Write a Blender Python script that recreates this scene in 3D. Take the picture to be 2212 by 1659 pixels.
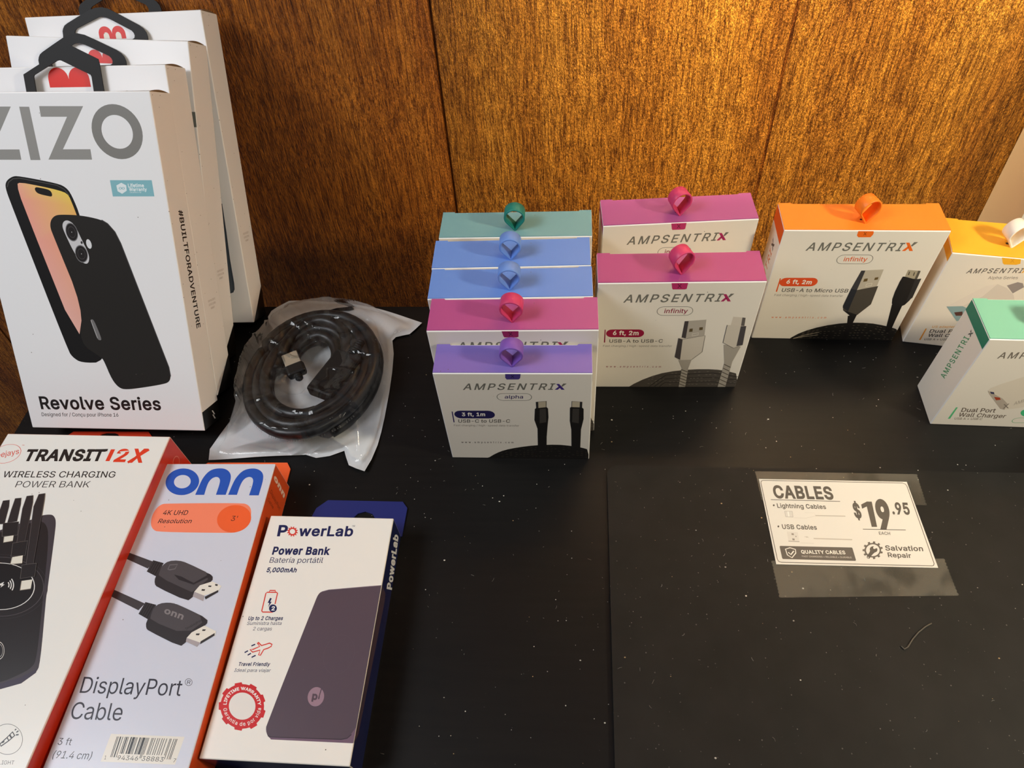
import bpy, bmesh, math, random
from mathutils import Vector, Matrix, noise
from mathutils.geometry import delaunay_2d_cdt, tessellate_polygon

# ------------------------------------------------------------------ scene, camera, light
for o in list(bpy.data.objects):
    bpy.data.objects.remove(o)
S = bpy.context.scene
C = S.collection
U = 0.00075            # working units -> metres
R = math.radians

cam_data = bpy.data.cameras.new('camera')
cam = bpy.data.objects.new('camera', cam_data)
C.objects.link(cam)
cam_data.sensor_width = 36.0
cam_data.lens = 24.7221
cam_data.clip_start = 0.01
_m = (0.996231, -0.009189, 0.086251, 0.060394, 0.787222, -0.613705, -0.062259, 0.616601, 0.784810)
_rot = Matrix((_m[0:3], _m[3:6], _m[6:9]))
cam.matrix_world = Matrix.Translation((0, 0, 500 * U)) @ _rot.to_4x4()
S.camera = cam

S.view_settings.view_transform = 'Standard'
S.view_settings.look = 'None'
S.view_settings.exposure = 0.0
S.view_settings.gamma = 1.0
S.view_settings.use_curve_mapping = False

world = bpy.data.worlds.new('room_light')
S.world = world
world.use_nodes = True
bg = world.node_tree.nodes['Background']
bg.inputs[0].default_value = (0.80, 0.86, 1.0, 1)
bg.inputs[1].default_value = 0.10


def area(name, loc, target, size, power, color, shape='DISK', size_y=None):
    d = bpy.data.lights.new(name, 'AREA')
    d.shape = shape
    d.size = size * U
    if size_y:
        d.size_y = size_y * U
    d.energy = power
    d.color = color
    o = bpy.data.objects.new(name, d)
    C.objects.link(o)
    p = Vector(loc) * U
    o.location = p
    o.rotation_euler = (Vector(target) * U - p).to_track_quat('-Z', 'Y').to_euler()
    return o


wash = area('wall_wash_lamp', (330, 582, 740), (315, 830, 40), 640, 7.6, (1.0, 0.83, 0.50), 'RECTANGLE', 24)
wash.data.spread = R(56)
key = area('warm_shelf_lamp', (640, 130, 520), (200, 400, 60), 80, 1.3, (1.0, 0.87, 0.62))
key.data.spread = R(130)
area('ceiling_panel', (-1080, -120, 1300), (-150, 350, 0), 700, 9.0, (0.93, 0.96, 1.0), 'RECTANGLE', 500)
area('ceiling_lamp', (420, -300, 1500), (200, 450, 0), 260, 1.3, (1.0, 0.90, 0.74))


# ------------------------------------------------------------------ helpers
def lin(c):
    return tuple((x / 255 / 12.92) if x / 255 <= 0.04045 else ((x / 255 + 0.055) / 1.055) ** 2.4 for x in c[:3]) + (1.0,)


class MB:
    """collects coloured polygons in working units, builds ONE mesh object"""
    def __init__(s):
        s.v, s.f, s.c, s.sm = [], [], [], []

    def add(s, pts, faces, col, smooth=False):
        b = len(s.v)
        s.v += [tuple(p) for p in pts]
        for f in faces:
            s.f.append([b + i for i in f])
            s.sm.append(smooth)
            s.c.append(col)

    def poly(s, pts, col):
        """col: one colour or one per point"""
        s.add(pts, [range(len(pts))], col)

    def box(s, lo, hi, cols, bevel=0.6, edge=None):
        """bevelled box; cols: dict of side letter -> colour, '' default"""
        bm = bmesh.new()
        bmesh.ops.create_cube(bm, size=1)
        for v in bm.verts:
            v.co = Vector([(lo[i] + hi[i]) / 2 + v.co[i] * (hi[i] - lo[i]) for i in range(3)])
        if bevel:
            bmesh.ops.bevel(bm, geom=bm.edges[:], offset=bevel, segments=2, profile=0.5, affect='EDGES')
        bm.normal_update()
        dirs = {'R': (1, 0, 0), 'L': (-1, 0, 0), 'B': (0, 1, 0), 'F': (0, -1, 0), 'T': (0, 0, 1), 'O': (0, 0, -1)}
        bm.verts.ensure_lookup_table()
        b = len(s.v)
        s.v += [tuple(v.co) for v in bm.verts]
        for f in bm.faces:
            col = edge or cols['']
            for k, n in dirs.items():
                if f.normal.dot(Vector(n)) > 0.98:
                    col = cols.get(k, cols[''])
            s.f.append([b + v.index for v in f.verts])
            s.c.append(col)
            s.sm.append(False)
        bm.free()

    def tube(s, pts, r, col, n=10, closed=False, rr=None):
        """swept tube through 3D points"""
        P = [Vector(p) for p in pts]
        N = len(P)
        rings = []
        up = Vector((0, 0, 1))
        for i in range(N):
            a = P[(i - 1) % N] if (closed or i) else P[0]
            b = P[(i + 1) % N] if (closed or i < N - 1) else P[-1]
            t = (b - a).normalized()
            x = t.cross(up)
            if x.length < 1e-4:
                x = t.cross(Vector((1, 0, 0)))
            x.normalize()
            y = x.cross(t)
            q = rr[i] if rr else r
            rings.append([P[i] + q * (math.cos(k * 2 * math.pi / n) * x + math.sin(k * 2 * math.pi / n) * y) for k in range(n)])
        pts2 = [p for ring in rings for p in ring]
        fs = []
        for i in range(N if closed else N - 1):
            j = (i + 1) % N
            for k in range(n):
                l = (k + 1) % n
                fs.append([i * n + k, j * n + k, j * n + l, i * n + l])
        if not closed:
            fs.append(list(range(n)))
            fs.append([(N - 1) * n + k for k in reversed(range(n))])
        s.add(pts2, fs, col, True)

    def plate(s, outline, holes, z0, z1, col, place):
        """flat plate with holes, thickness along local third axis"""
        loops = [list(outline)] + [list(h) for h in holes]
        flat = [p for l in loops for p in l]
        tris = tessellate_polygon([[Vector((p[0], p[1], 0)) for p in l] for l in loops])
        b = len(s.v)
        n = len(flat)
        s.v += [tuple(place(p[0], p[1], z0)) for p in flat] + [tuple(place(p[0], p[1], z1)) for p in flat]
        for t in tris:
            t = list(t)
            s.f.append([b + n + i for i in t]); s.c.append(col); s.sm.append(False)
            s.f.append([b + i for i in reversed(t)]); s.c.append(col); s.sm.append(False)
        k = 0
        for l in loops:
            m = len(l)
            for i in range(m):
                j = (i + 1) % m
                s.f.append([b + k + i, b + k + j, b + n + k + j, b + n + k + i]); s.c.append(col); s.sm.append(False)
            k += m

    def build(s, name, mat, parent=None, recalc=False):
        me = bpy.data.meshes.new(name)
        me.from_pydata([(p[0] * U, p[1] * U, p[2] * U) for p in s.v], [], s.f)
        at = me.color_attributes.new('ink', 'FLOAT_COLOR', 'CORNER')
        k = 0
        for f, c in zip(s.f, s.c):
            per = isinstance(c[0], (tuple, list))
            for i in range(len(f)):
                at.data[k].color = lin(c[i]) if per else lin(c)
                k += 1
        for p, q in zip(me.polygons, s.sm):
            p.use_smooth = q
        if recalc:
            bm = bmesh.new(); bm.from_mesh(me)
            bmesh.ops.recalc_face_normals(bm, faces=bm.faces[:])
            bm.to_mesh(me); bm.free()
        me.materials.append(mat)
        o = bpy.data.objects.new(name, me)
        C.objects.link(o)
        if parent:
            o.parent = parent
        return o


def tag(o, label=None, cat=None, group=None, kind=None):
    if label: o['label'] = label
    if cat: o['category'] = cat
    if group: o['group'] = group
    if kind: o['kind'] = kind
    return o


def empty(name, M):
    o = bpy.data.objects.new(name, None)
    o.empty_display_size = 0.01
    C.objects.link(o)
    o.matrix_world = M
    return o


# ------------------------------------------------------------------ materials
def new_mat(name):
    m = bpy.data.materials.new(name)
    m.use_nodes = True
    nt = m.node_tree
    return m, nt, nt.nodes, nt.links, nt.nodes['Principled BSDF']


def ink_mat(name, rough=0.5, spec=0.35, bump=0.0, speck=0.0, coat=0.0):
    """printed surface: colour comes from the mesh's ink, with a little paper tooth and dust"""
    m, nt, N, L, B = new_mat(name)
    a = N.new('ShaderNodeAttribute'); a.attribute_name = 'ink'
    tc = N.new('ShaderNodeTexCoord')
    nz = N.new('ShaderNodeTexNoise'); nz.inputs['Scale'].default_value = 900; nz.inputs['Detail'].default_value = 3
    L.new(tc.outputs['Object'], nz.inputs['Vector'])
    col = a.outputs['Color']
    if speck:
        vo = N.new('ShaderNodeTexVoronoi'); vo.inputs['Scale'].default_value = 260
        L.new(tc.outputs['Object'], vo.inputs['Vector'])
        wn = N.new('ShaderNodeSeparateColor'); L.new(vo.outputs['Color'], wn.inputs[0])
        g = N.new('ShaderNodeMath'); g.operation = 'LESS_THAN'; g.inputs[1].default_value = 0.07
        L.new(vo.outputs['Distance'], g.inputs[0])
        g2 = N.new('ShaderNodeMath'); g2.operation = 'LESS_THAN'; g2.inputs[1].default_value = speck
        L.new(wn.outputs[0], g2.inputs[0])
        mu = N.new('ShaderNodeMath'); mu.operation = 'MULTIPLY'
        L.new(g.outputs[0], mu.inputs[0]); L.new(g2.outputs[0], mu.inputs[1])
        mx = N.new('ShaderNodeMix'); mx.data_type = 'RGBA'
        L.new(mu.outputs[0], mx.inputs['Factor']); L.new(col, mx.inputs[6]); mx.inputs[7].default_value = (0.12, 0.10, 0.09, 1)
        col = mx.outputs[2]
    L.new(col, B.inputs['Base Color'])
    B.inputs['Roughness'].default_value = rough
    B.inputs['Specular IOR Level'].default_value = spec
    B.inputs['Coat Weight'].default_value = coat
    B.inputs['Coat Roughness'].default_value = 0.18
    if bump:
        bp = N.new('ShaderNodeBump'); bp.inputs['Strength'].default_value = bump; bp.inputs['Distance'].default_value = 0.0002
        L.new(nz.outputs['Fac'], bp.inputs['Height']); L.new(bp.outputs[0], B.inputs['Normal'])
    return m


M_card = ink_mat('printed_card', 0.42, 0.35, 0.04, 0.05)
M_gloss = ink_mat('glossy_printed_card', 0.28, 0.45, 0.03, 0.05, 0.15)
M_rubber = ink_mat('soft_silicone', 0.45, 0.4, 0.05)
M_plastic = ink_mat('moulded_plastic', 0.5, 0.2, 0.08)
M_paper = ink_mat('printed_paper', 0.7, 0.2, 0.08)
M_cord = ink_mat('cable_jacket', 0.38, 0.5, 0.05)
M_metal, nt, N, L, B = new_mat('plug_metal')
a = N.new('ShaderNodeAttribute'); a.attribute_name = 'ink'
L.new(a.outputs['Color'], B.inputs['Base Color']); B.inputs['Metallic'].default_value = 0.35; B.inputs['Roughness'].default_value = 0.35


def wood_mat():
    m, nt, N, L, B = new_mat('wood_panelling')
    tc = N.new('ShaderNodeTexCoord')

    def mapped(sx, sz, off=0.0):
        mp = N.new('ShaderNodeMapping'); mp.inputs['Scale'].default_value = (sx, sx, sz)
        mp.inputs['Location'].default_value = (off, off * .7, off * .3)
        # a slow sideways wander keeps the grain from running ruler-straight
        L.new(wv.outputs[0], mp.inputs['Vector'])
        return mp

    wn = N.new('ShaderNodeTexNoise'); wn.inputs['Scale'].default_value = 9; wn.inputs['Detail'].default_value = 2
    L.new(tc.outputs['Object'], wn.inputs['Vector'])
    sc = N.new('ShaderNodeVectorMath'); sc.operation = 'SCALE'; sc.inputs['Scale'].default_value = 0.007
    sub = N.new('ShaderNodeVectorMath'); sub.operation = 'SUBTRACT'; sub.inputs[1].default_value = (.5, .5, .5)
    L.new(wn.outputs['Color'], sub.inputs[0]); L.new(sub.outputs[0], sc.inputs[0])
    wv = N.new('ShaderNodeVectorMath'); wv.operation = 'ADD'
    L.new(tc.outputs['Object'], wv.inputs[0]); L.new(sc.outputs[0], wv.inputs[1])

    def nz(sx, sz, detail, off=0.0, rough=0.55):
        t = N.new('ShaderNodeTexNoise'); t.inputs['Scale'].default_value = 1.0
        t.inputs['Detail'].default_value = detail; t.inputs['Roughness'].default_value = rough
        L.new(mapped(sx, sz, off).outputs[0], t.inputs['Vector'])
        return t.outputs['Fac']

    def ramp(fac, *stops):
        r = N.new('ShaderNodeValToRGB')
        while len(r.color_ramp.elements) < len(stops):
            r.color_ramp.elements.new(0.5)
        for e, (p, c) in zip(r.color_ramp.elements, stops):
            e.position = p; e.color = c
        L.new(fac, r.inputs[0])
        return r.outputs[0]

    def mix(fac, c1, c2, mode='MIX'):
        x = N.new('ShaderNodeMix'); x.data_type = 'RGBA'; x.blend_type = mode
        if isinstance(fac, float): x.inputs['Factor'].default_value = fac
        else: L.new(fac, x.inputs['Factor'])
        for k, c in ((6, c1), (7, c2)):
            if isinstance(c, tuple): x.inputs[k].default_value = c
            else: L.new(c, x.inputs[k])
        return x.outputs[2]

    broad = nz(26, 2.0, 3)
    mid = nz(300, 1.1, 4, 3.1)
    fine = nz(1000, 1.3, 3, 7.7, 0.62)
    pore = nz(1500, 420.0, 2, 1.3, 0.6)
    base = ramp(broad, (0.28, lin((146, 90, 30))), (0.5, lin((172, 114, 40))), (0.74, lin((196, 138, 54))))
    m1 = ramp(mid, (0.33, (0.55, 0.48, 0.42, 1)), (0.55, (1, 1, 1, 1)))
    c = mix(0.75, base, m1, 'MULTIPLY')
    f1 = ramp(fine, (0.36, (0.28, 0.20, 0.13, 1)), (0.54, (1, 1, 1, 1)), (0.72, (1.5, 1.45, 1.25, 1)))
    c = mix(0.85, c, f1, 'MULTIPLY')
    p1 = ramp(pore, (0.30, (0.28, 0.2, 0.15, 1)), (0.42, (1, 1, 1, 1)))
    c = mix(0.55, c, p1, 'MULTIPLY')
    vein = nz(430, 0.7, 2, 4.4, 0.5)
    v1 = ramp(vein, (0.36, (1, 1, 1, 1)), (0.395, (0.22, 0.14, 0.08, 1)), (0.43, (1, 1, 1, 1)), (0.475, (1, 1, 1, 1)), (0.50, (0.26, 0.17, 0.10, 1)), (0.525, (1, 1, 1, 1)), (0.575, (1, 1, 1, 1)), (0.61, (0.24, 0.15, 0.09, 1)), (0.645, (1, 1, 1, 1)))
    c = mix(0.75, c, v1, 'MULTIPLY')
    # each board has its own stain
    at = N.new('ShaderNodeAttribute'); at.attribute_name = 'ink'
    c = mix(1.0, c, at.outputs['Color'], 'MULTIPLY')
    L.new(c, B.inputs['Base Color'])
    B.inputs['Roughness'].default_value = 0.36
    B.inputs['Specular IOR Level'].default_value = 0.45
    ad = N.new('ShaderNodeMath'); ad.operation = 'ADD'
    L.new(fine, ad.inputs[0]); L.new(pore, ad.inputs[1])
    bp = N.new('ShaderNodeBump'); bp.inputs['Strength'].default_value = 0.8; bp.inputs['Distance'].default_value = 0.0012
    L.new(ad.outputs[0], bp.inputs['Height']); L.new(bp.outputs[0], B.inputs['Normal'])
    return m


def black_mat(name, base, spec_col, dust, streak, rough):
    """black painted or rubbery surface with dust: small pale grains and soft grey smears"""
    m, nt, N, L, B = new_mat(name)
    tc = N.new('ShaderNodeTexCoord')
    nz = N.new('ShaderNodeTexNoise'); nz.inputs['Scale'].default_value = 14; nz.inputs['Detail'].default_value = 6
    L.new(tc.outputs['Object'], nz.inputs['Vector'])
    mp = N.new('ShaderNodeMapping'); mp.inputs['Scale'].default_value = (streak[0], streak[1], 30)
    L.new(tc.outputs['Object'], mp.inputs['Vector'])
    st = N.new('ShaderNodeTexNoise'); st.inputs['Scale'].default_value = 1; st.inputs['Detail'].default_value = 5
    L.new(mp.outputs[0], st.inputs['Vector'])
    rp = N.new('ShaderNodeValToRGB')
    rp.color_ramp.elements[0].position = 0.35; rp.color_ramp.elements[0].color = lin(base)
    rp.color_ramp.elements[1].position = 0.72; rp.color_ramp.elements[1].color = lin(spec_col)
    mixf = N.new('ShaderNodeMath'); mixf.operation = 'MULTIPLY_ADD'; mixf.inputs[1].default_value = 0.5; mixf.inputs[2].default_value = 0.0
    L.new(st.outputs['Fac'], mixf.inputs[0])
    ad = N.new('ShaderNodeMath'); ad.operation = 'MULTIPLY_ADD'; ad.inputs[1].default_value = 0.5
    L.new(nz.outputs['Fac'], ad.inputs[0]); L.new(mixf.outputs[0], ad.inputs[2])
    L.new(ad.outputs[0], rp.inputs[0])
    col = rp.outputs[0]
    for scale, size, amount in dust:
        vo = N.new('ShaderNodeTexVoronoi'); vo.inputs['Scale'].default_value = scale
        L.new(tc.outputs['Object'], vo.inputs['Vector'])
        sp = N.new('ShaderNodeSeparateColor'); L.new(vo.outputs['Color'], sp.inputs[0])
        # grain size varies from cell to cell
        th = N.new('ShaderNodeMath'); th.operation = 'MULTIPLY'; th.inputs[1].default_value = size
        L.new(sp.outputs[1], th.inputs[0])
        g = N.new('ShaderNodeMath'); g.operation = 'LESS_THAN'
        L.new(vo.outputs['Distance'], g.inputs[0]); L.new(th.outputs[0], g.inputs[1])
        k = N.new('ShaderNodeMath'); k.operation = 'LESS_THAN'; k.inputs[1].default_value = amount
        L.new(sp.outputs[0], k.inputs[0])
        mu = N.new('ShaderNodeMath'); mu.operation = 'MULTIPLY'
        L.new(g.outputs[0], mu.inputs[0]); L.new(k.outputs[0], mu.inputs[1])
        m2 = N.new('ShaderNodeMath'); m2.operation = 'MULTIPLY'
        L.new(mu.outputs[0], m2.inputs[0]); L.new(sp.outputs[2], m2.inputs[1])
        mx = N.new('ShaderNodeMix'); mx.data_type = 'RGBA'
        L.new(m2.outputs[0], mx.inputs['Factor']); L.new(col, mx.inputs[6]); mx.inputs[7].default_value = (0.55, 0.53, 0.50, 1)
        col = mx.outputs[2]
    L.new(col, B.inputs['Base Color'])
    B.inputs['Roughness'].default_value = rough
    B.inputs['Specular IOR Level'].default_value = 0.2
    bp = N.new('ShaderNodeBump'); bp.inputs['Strength'].default_value = 0.10; bp.inputs['Distance'].default_value = 0.0003
    L.new(st.outputs['Fac'], bp.inputs['Height']); L.new(bp.outputs[0], B.inputs['Normal'])
    return m


M_wood = wood_mat()
M_desk = black_mat('black_painted_wood', (12, 12, 13), (20, 19, 19), ((420, 0.14, 0.16), (170, 0.05, 0.08)), (22, 300), 0.45)
M_mat = black_mat('black_matte_board', (20, 20, 19), (31, 30, 29), ((520, 0.18, 0.25), (190, 0.06, 0.14)), (60, 60), 0.6)


def film_mat():
    m = bpy.data.materials.new('clear_plastic_film'); m.use_nodes = True
    nt = m.node_tree; N = nt.nodes; L = nt.links
    N.remove(N['Principled BSDF'])
    out = N['Material Output']
    tr = N.new('ShaderNodeBsdfTransparent'); tr.inputs[0].default_value = (0.93, 0.94, 0.95, 1)
    gl = N.new('ShaderNodeBsdfGlossy'); gl.inputs['Roughness'].default_value = 0.05; gl.inputs['Color'].default_value = (1, 1, 1, 1)
    df = N.new('ShaderNodeBsdfDiffuse'); df.inputs['Color'].default_value = (0.75, 0.78, 0.82, 1)
    lw = N.new('ShaderNodeFresnel'); lw.inputs['IOR'].default_value = 1.5
    tc = N.new('ShaderNodeTexCoord')
    nz = N.new('ShaderNodeTexNoise'); nz.inputs['Scale'].default_value = 70; nz.inputs['Detail'].default_value = 4; nz.inputs['Distortion'].default_value = 1.2
    L.new(tc.outputs['Object'], nz.inputs['Vector'])
    bp = N.new('ShaderNodeBump'); bp.inputs['Strength'].default_value = 0.35; bp.inputs['Distance'].default_value = 0.002
    L.new(nz.outputs['Fac'], bp.inputs['Height'])
    L.new(bp.outputs[0], gl.inputs['Normal']); L.new(bp.outputs[0], lw.inputs['Normal'])
    a = N.new('ShaderNodeMixShader'); b = N.new('ShaderNodeMixShader')
    rp = N.new('ShaderNodeMapRange'); rp.inputs[1].default_value = 0.45; rp.inputs[2].default_value = 0.8; rp.inputs[3].default_value = 0.0; rp.inputs[4].default_value = 0.035
    L.new(nz.outputs['Fac'], rp.inputs[0])
    L.new(rp.outputs[0], a.inputs[0]); L.new(tr.outputs[0], a.inputs[1]); L.new(df.outputs[0], a.inputs[2])
    k = N.new('ShaderNodeMath'); k.operation = 'MULTIPLY'; k.inputs[1].default_value = 0.65; k.use_clamp = True
    L.new(lw.outputs[0], k.inputs[0])
    L.new(k.outputs[0], b.inputs[0]); L.new(a.outputs[0], b.inputs[1]); L.new(gl.outputs[0], b.inputs[2])
    L.new(b.outputs[0], out.inputs['Surface'])
    return m


def tape_mat():
    m = bpy.data.materials.new('yellowed_clear_tape'); m.use_nodes = True
    nt = m.node_tree; N = nt.nodes; L = nt.links
    N.remove(N['Principled BSDF'])
    out = N['Material Output']
    tr = N.new('ShaderNodeBsdfTransparent'); tr.inputs[0].default_value = (0.96, 0.95, 0.90, 1)
    df = N.new('ShaderNodeBsdfDiffuse'); df.inputs['Color'].default_value = (0.62, 0.57, 0.45, 1)
    gl = N.new('ShaderNodeBsdfGlossy'); gl.inputs['Roughness'].default_value = 0.35
    tc = N.new('ShaderNodeTexCoord')
    nz = N.new('ShaderNodeTexNoise'); nz.inputs['Scale'].default_value = 60; nz.inputs['Detail'].default_value = 5
    L.new(tc.outputs['Object'], nz.inputs['Vector'])
    rp = N.new('ShaderNodeMapRange'); rp.inputs[1].default_value = 0.38; rp.inputs[2].default_value = 0.52; rp.inputs[3].default_value = 0.06; rp.inputs[4].default_value = 0.135
    L.new(nz.outputs['Fac'], rp.inputs[0])
    a = N.new('ShaderNodeMixShader'); b = N.new('ShaderNodeMixShader')
    L.new(rp.outputs[0], a.inputs[0]); L.new(tr.outputs[0], a.inputs[1]); L.new(df.outputs[0], a.inputs[2])
    b.inputs[0].default_value = 0.04
    L.new(a.outputs[0], b.inputs[1]); L.new(gl.outputs[0], b.inputs[2])
    L.new(b.outputs[0], out.inputs['Surface'])
    return m


M_film, M_tape = film_mat(), tape_mat()


# ------------------------------------------------------------------ lettering and printing
_tc = {}
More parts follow.
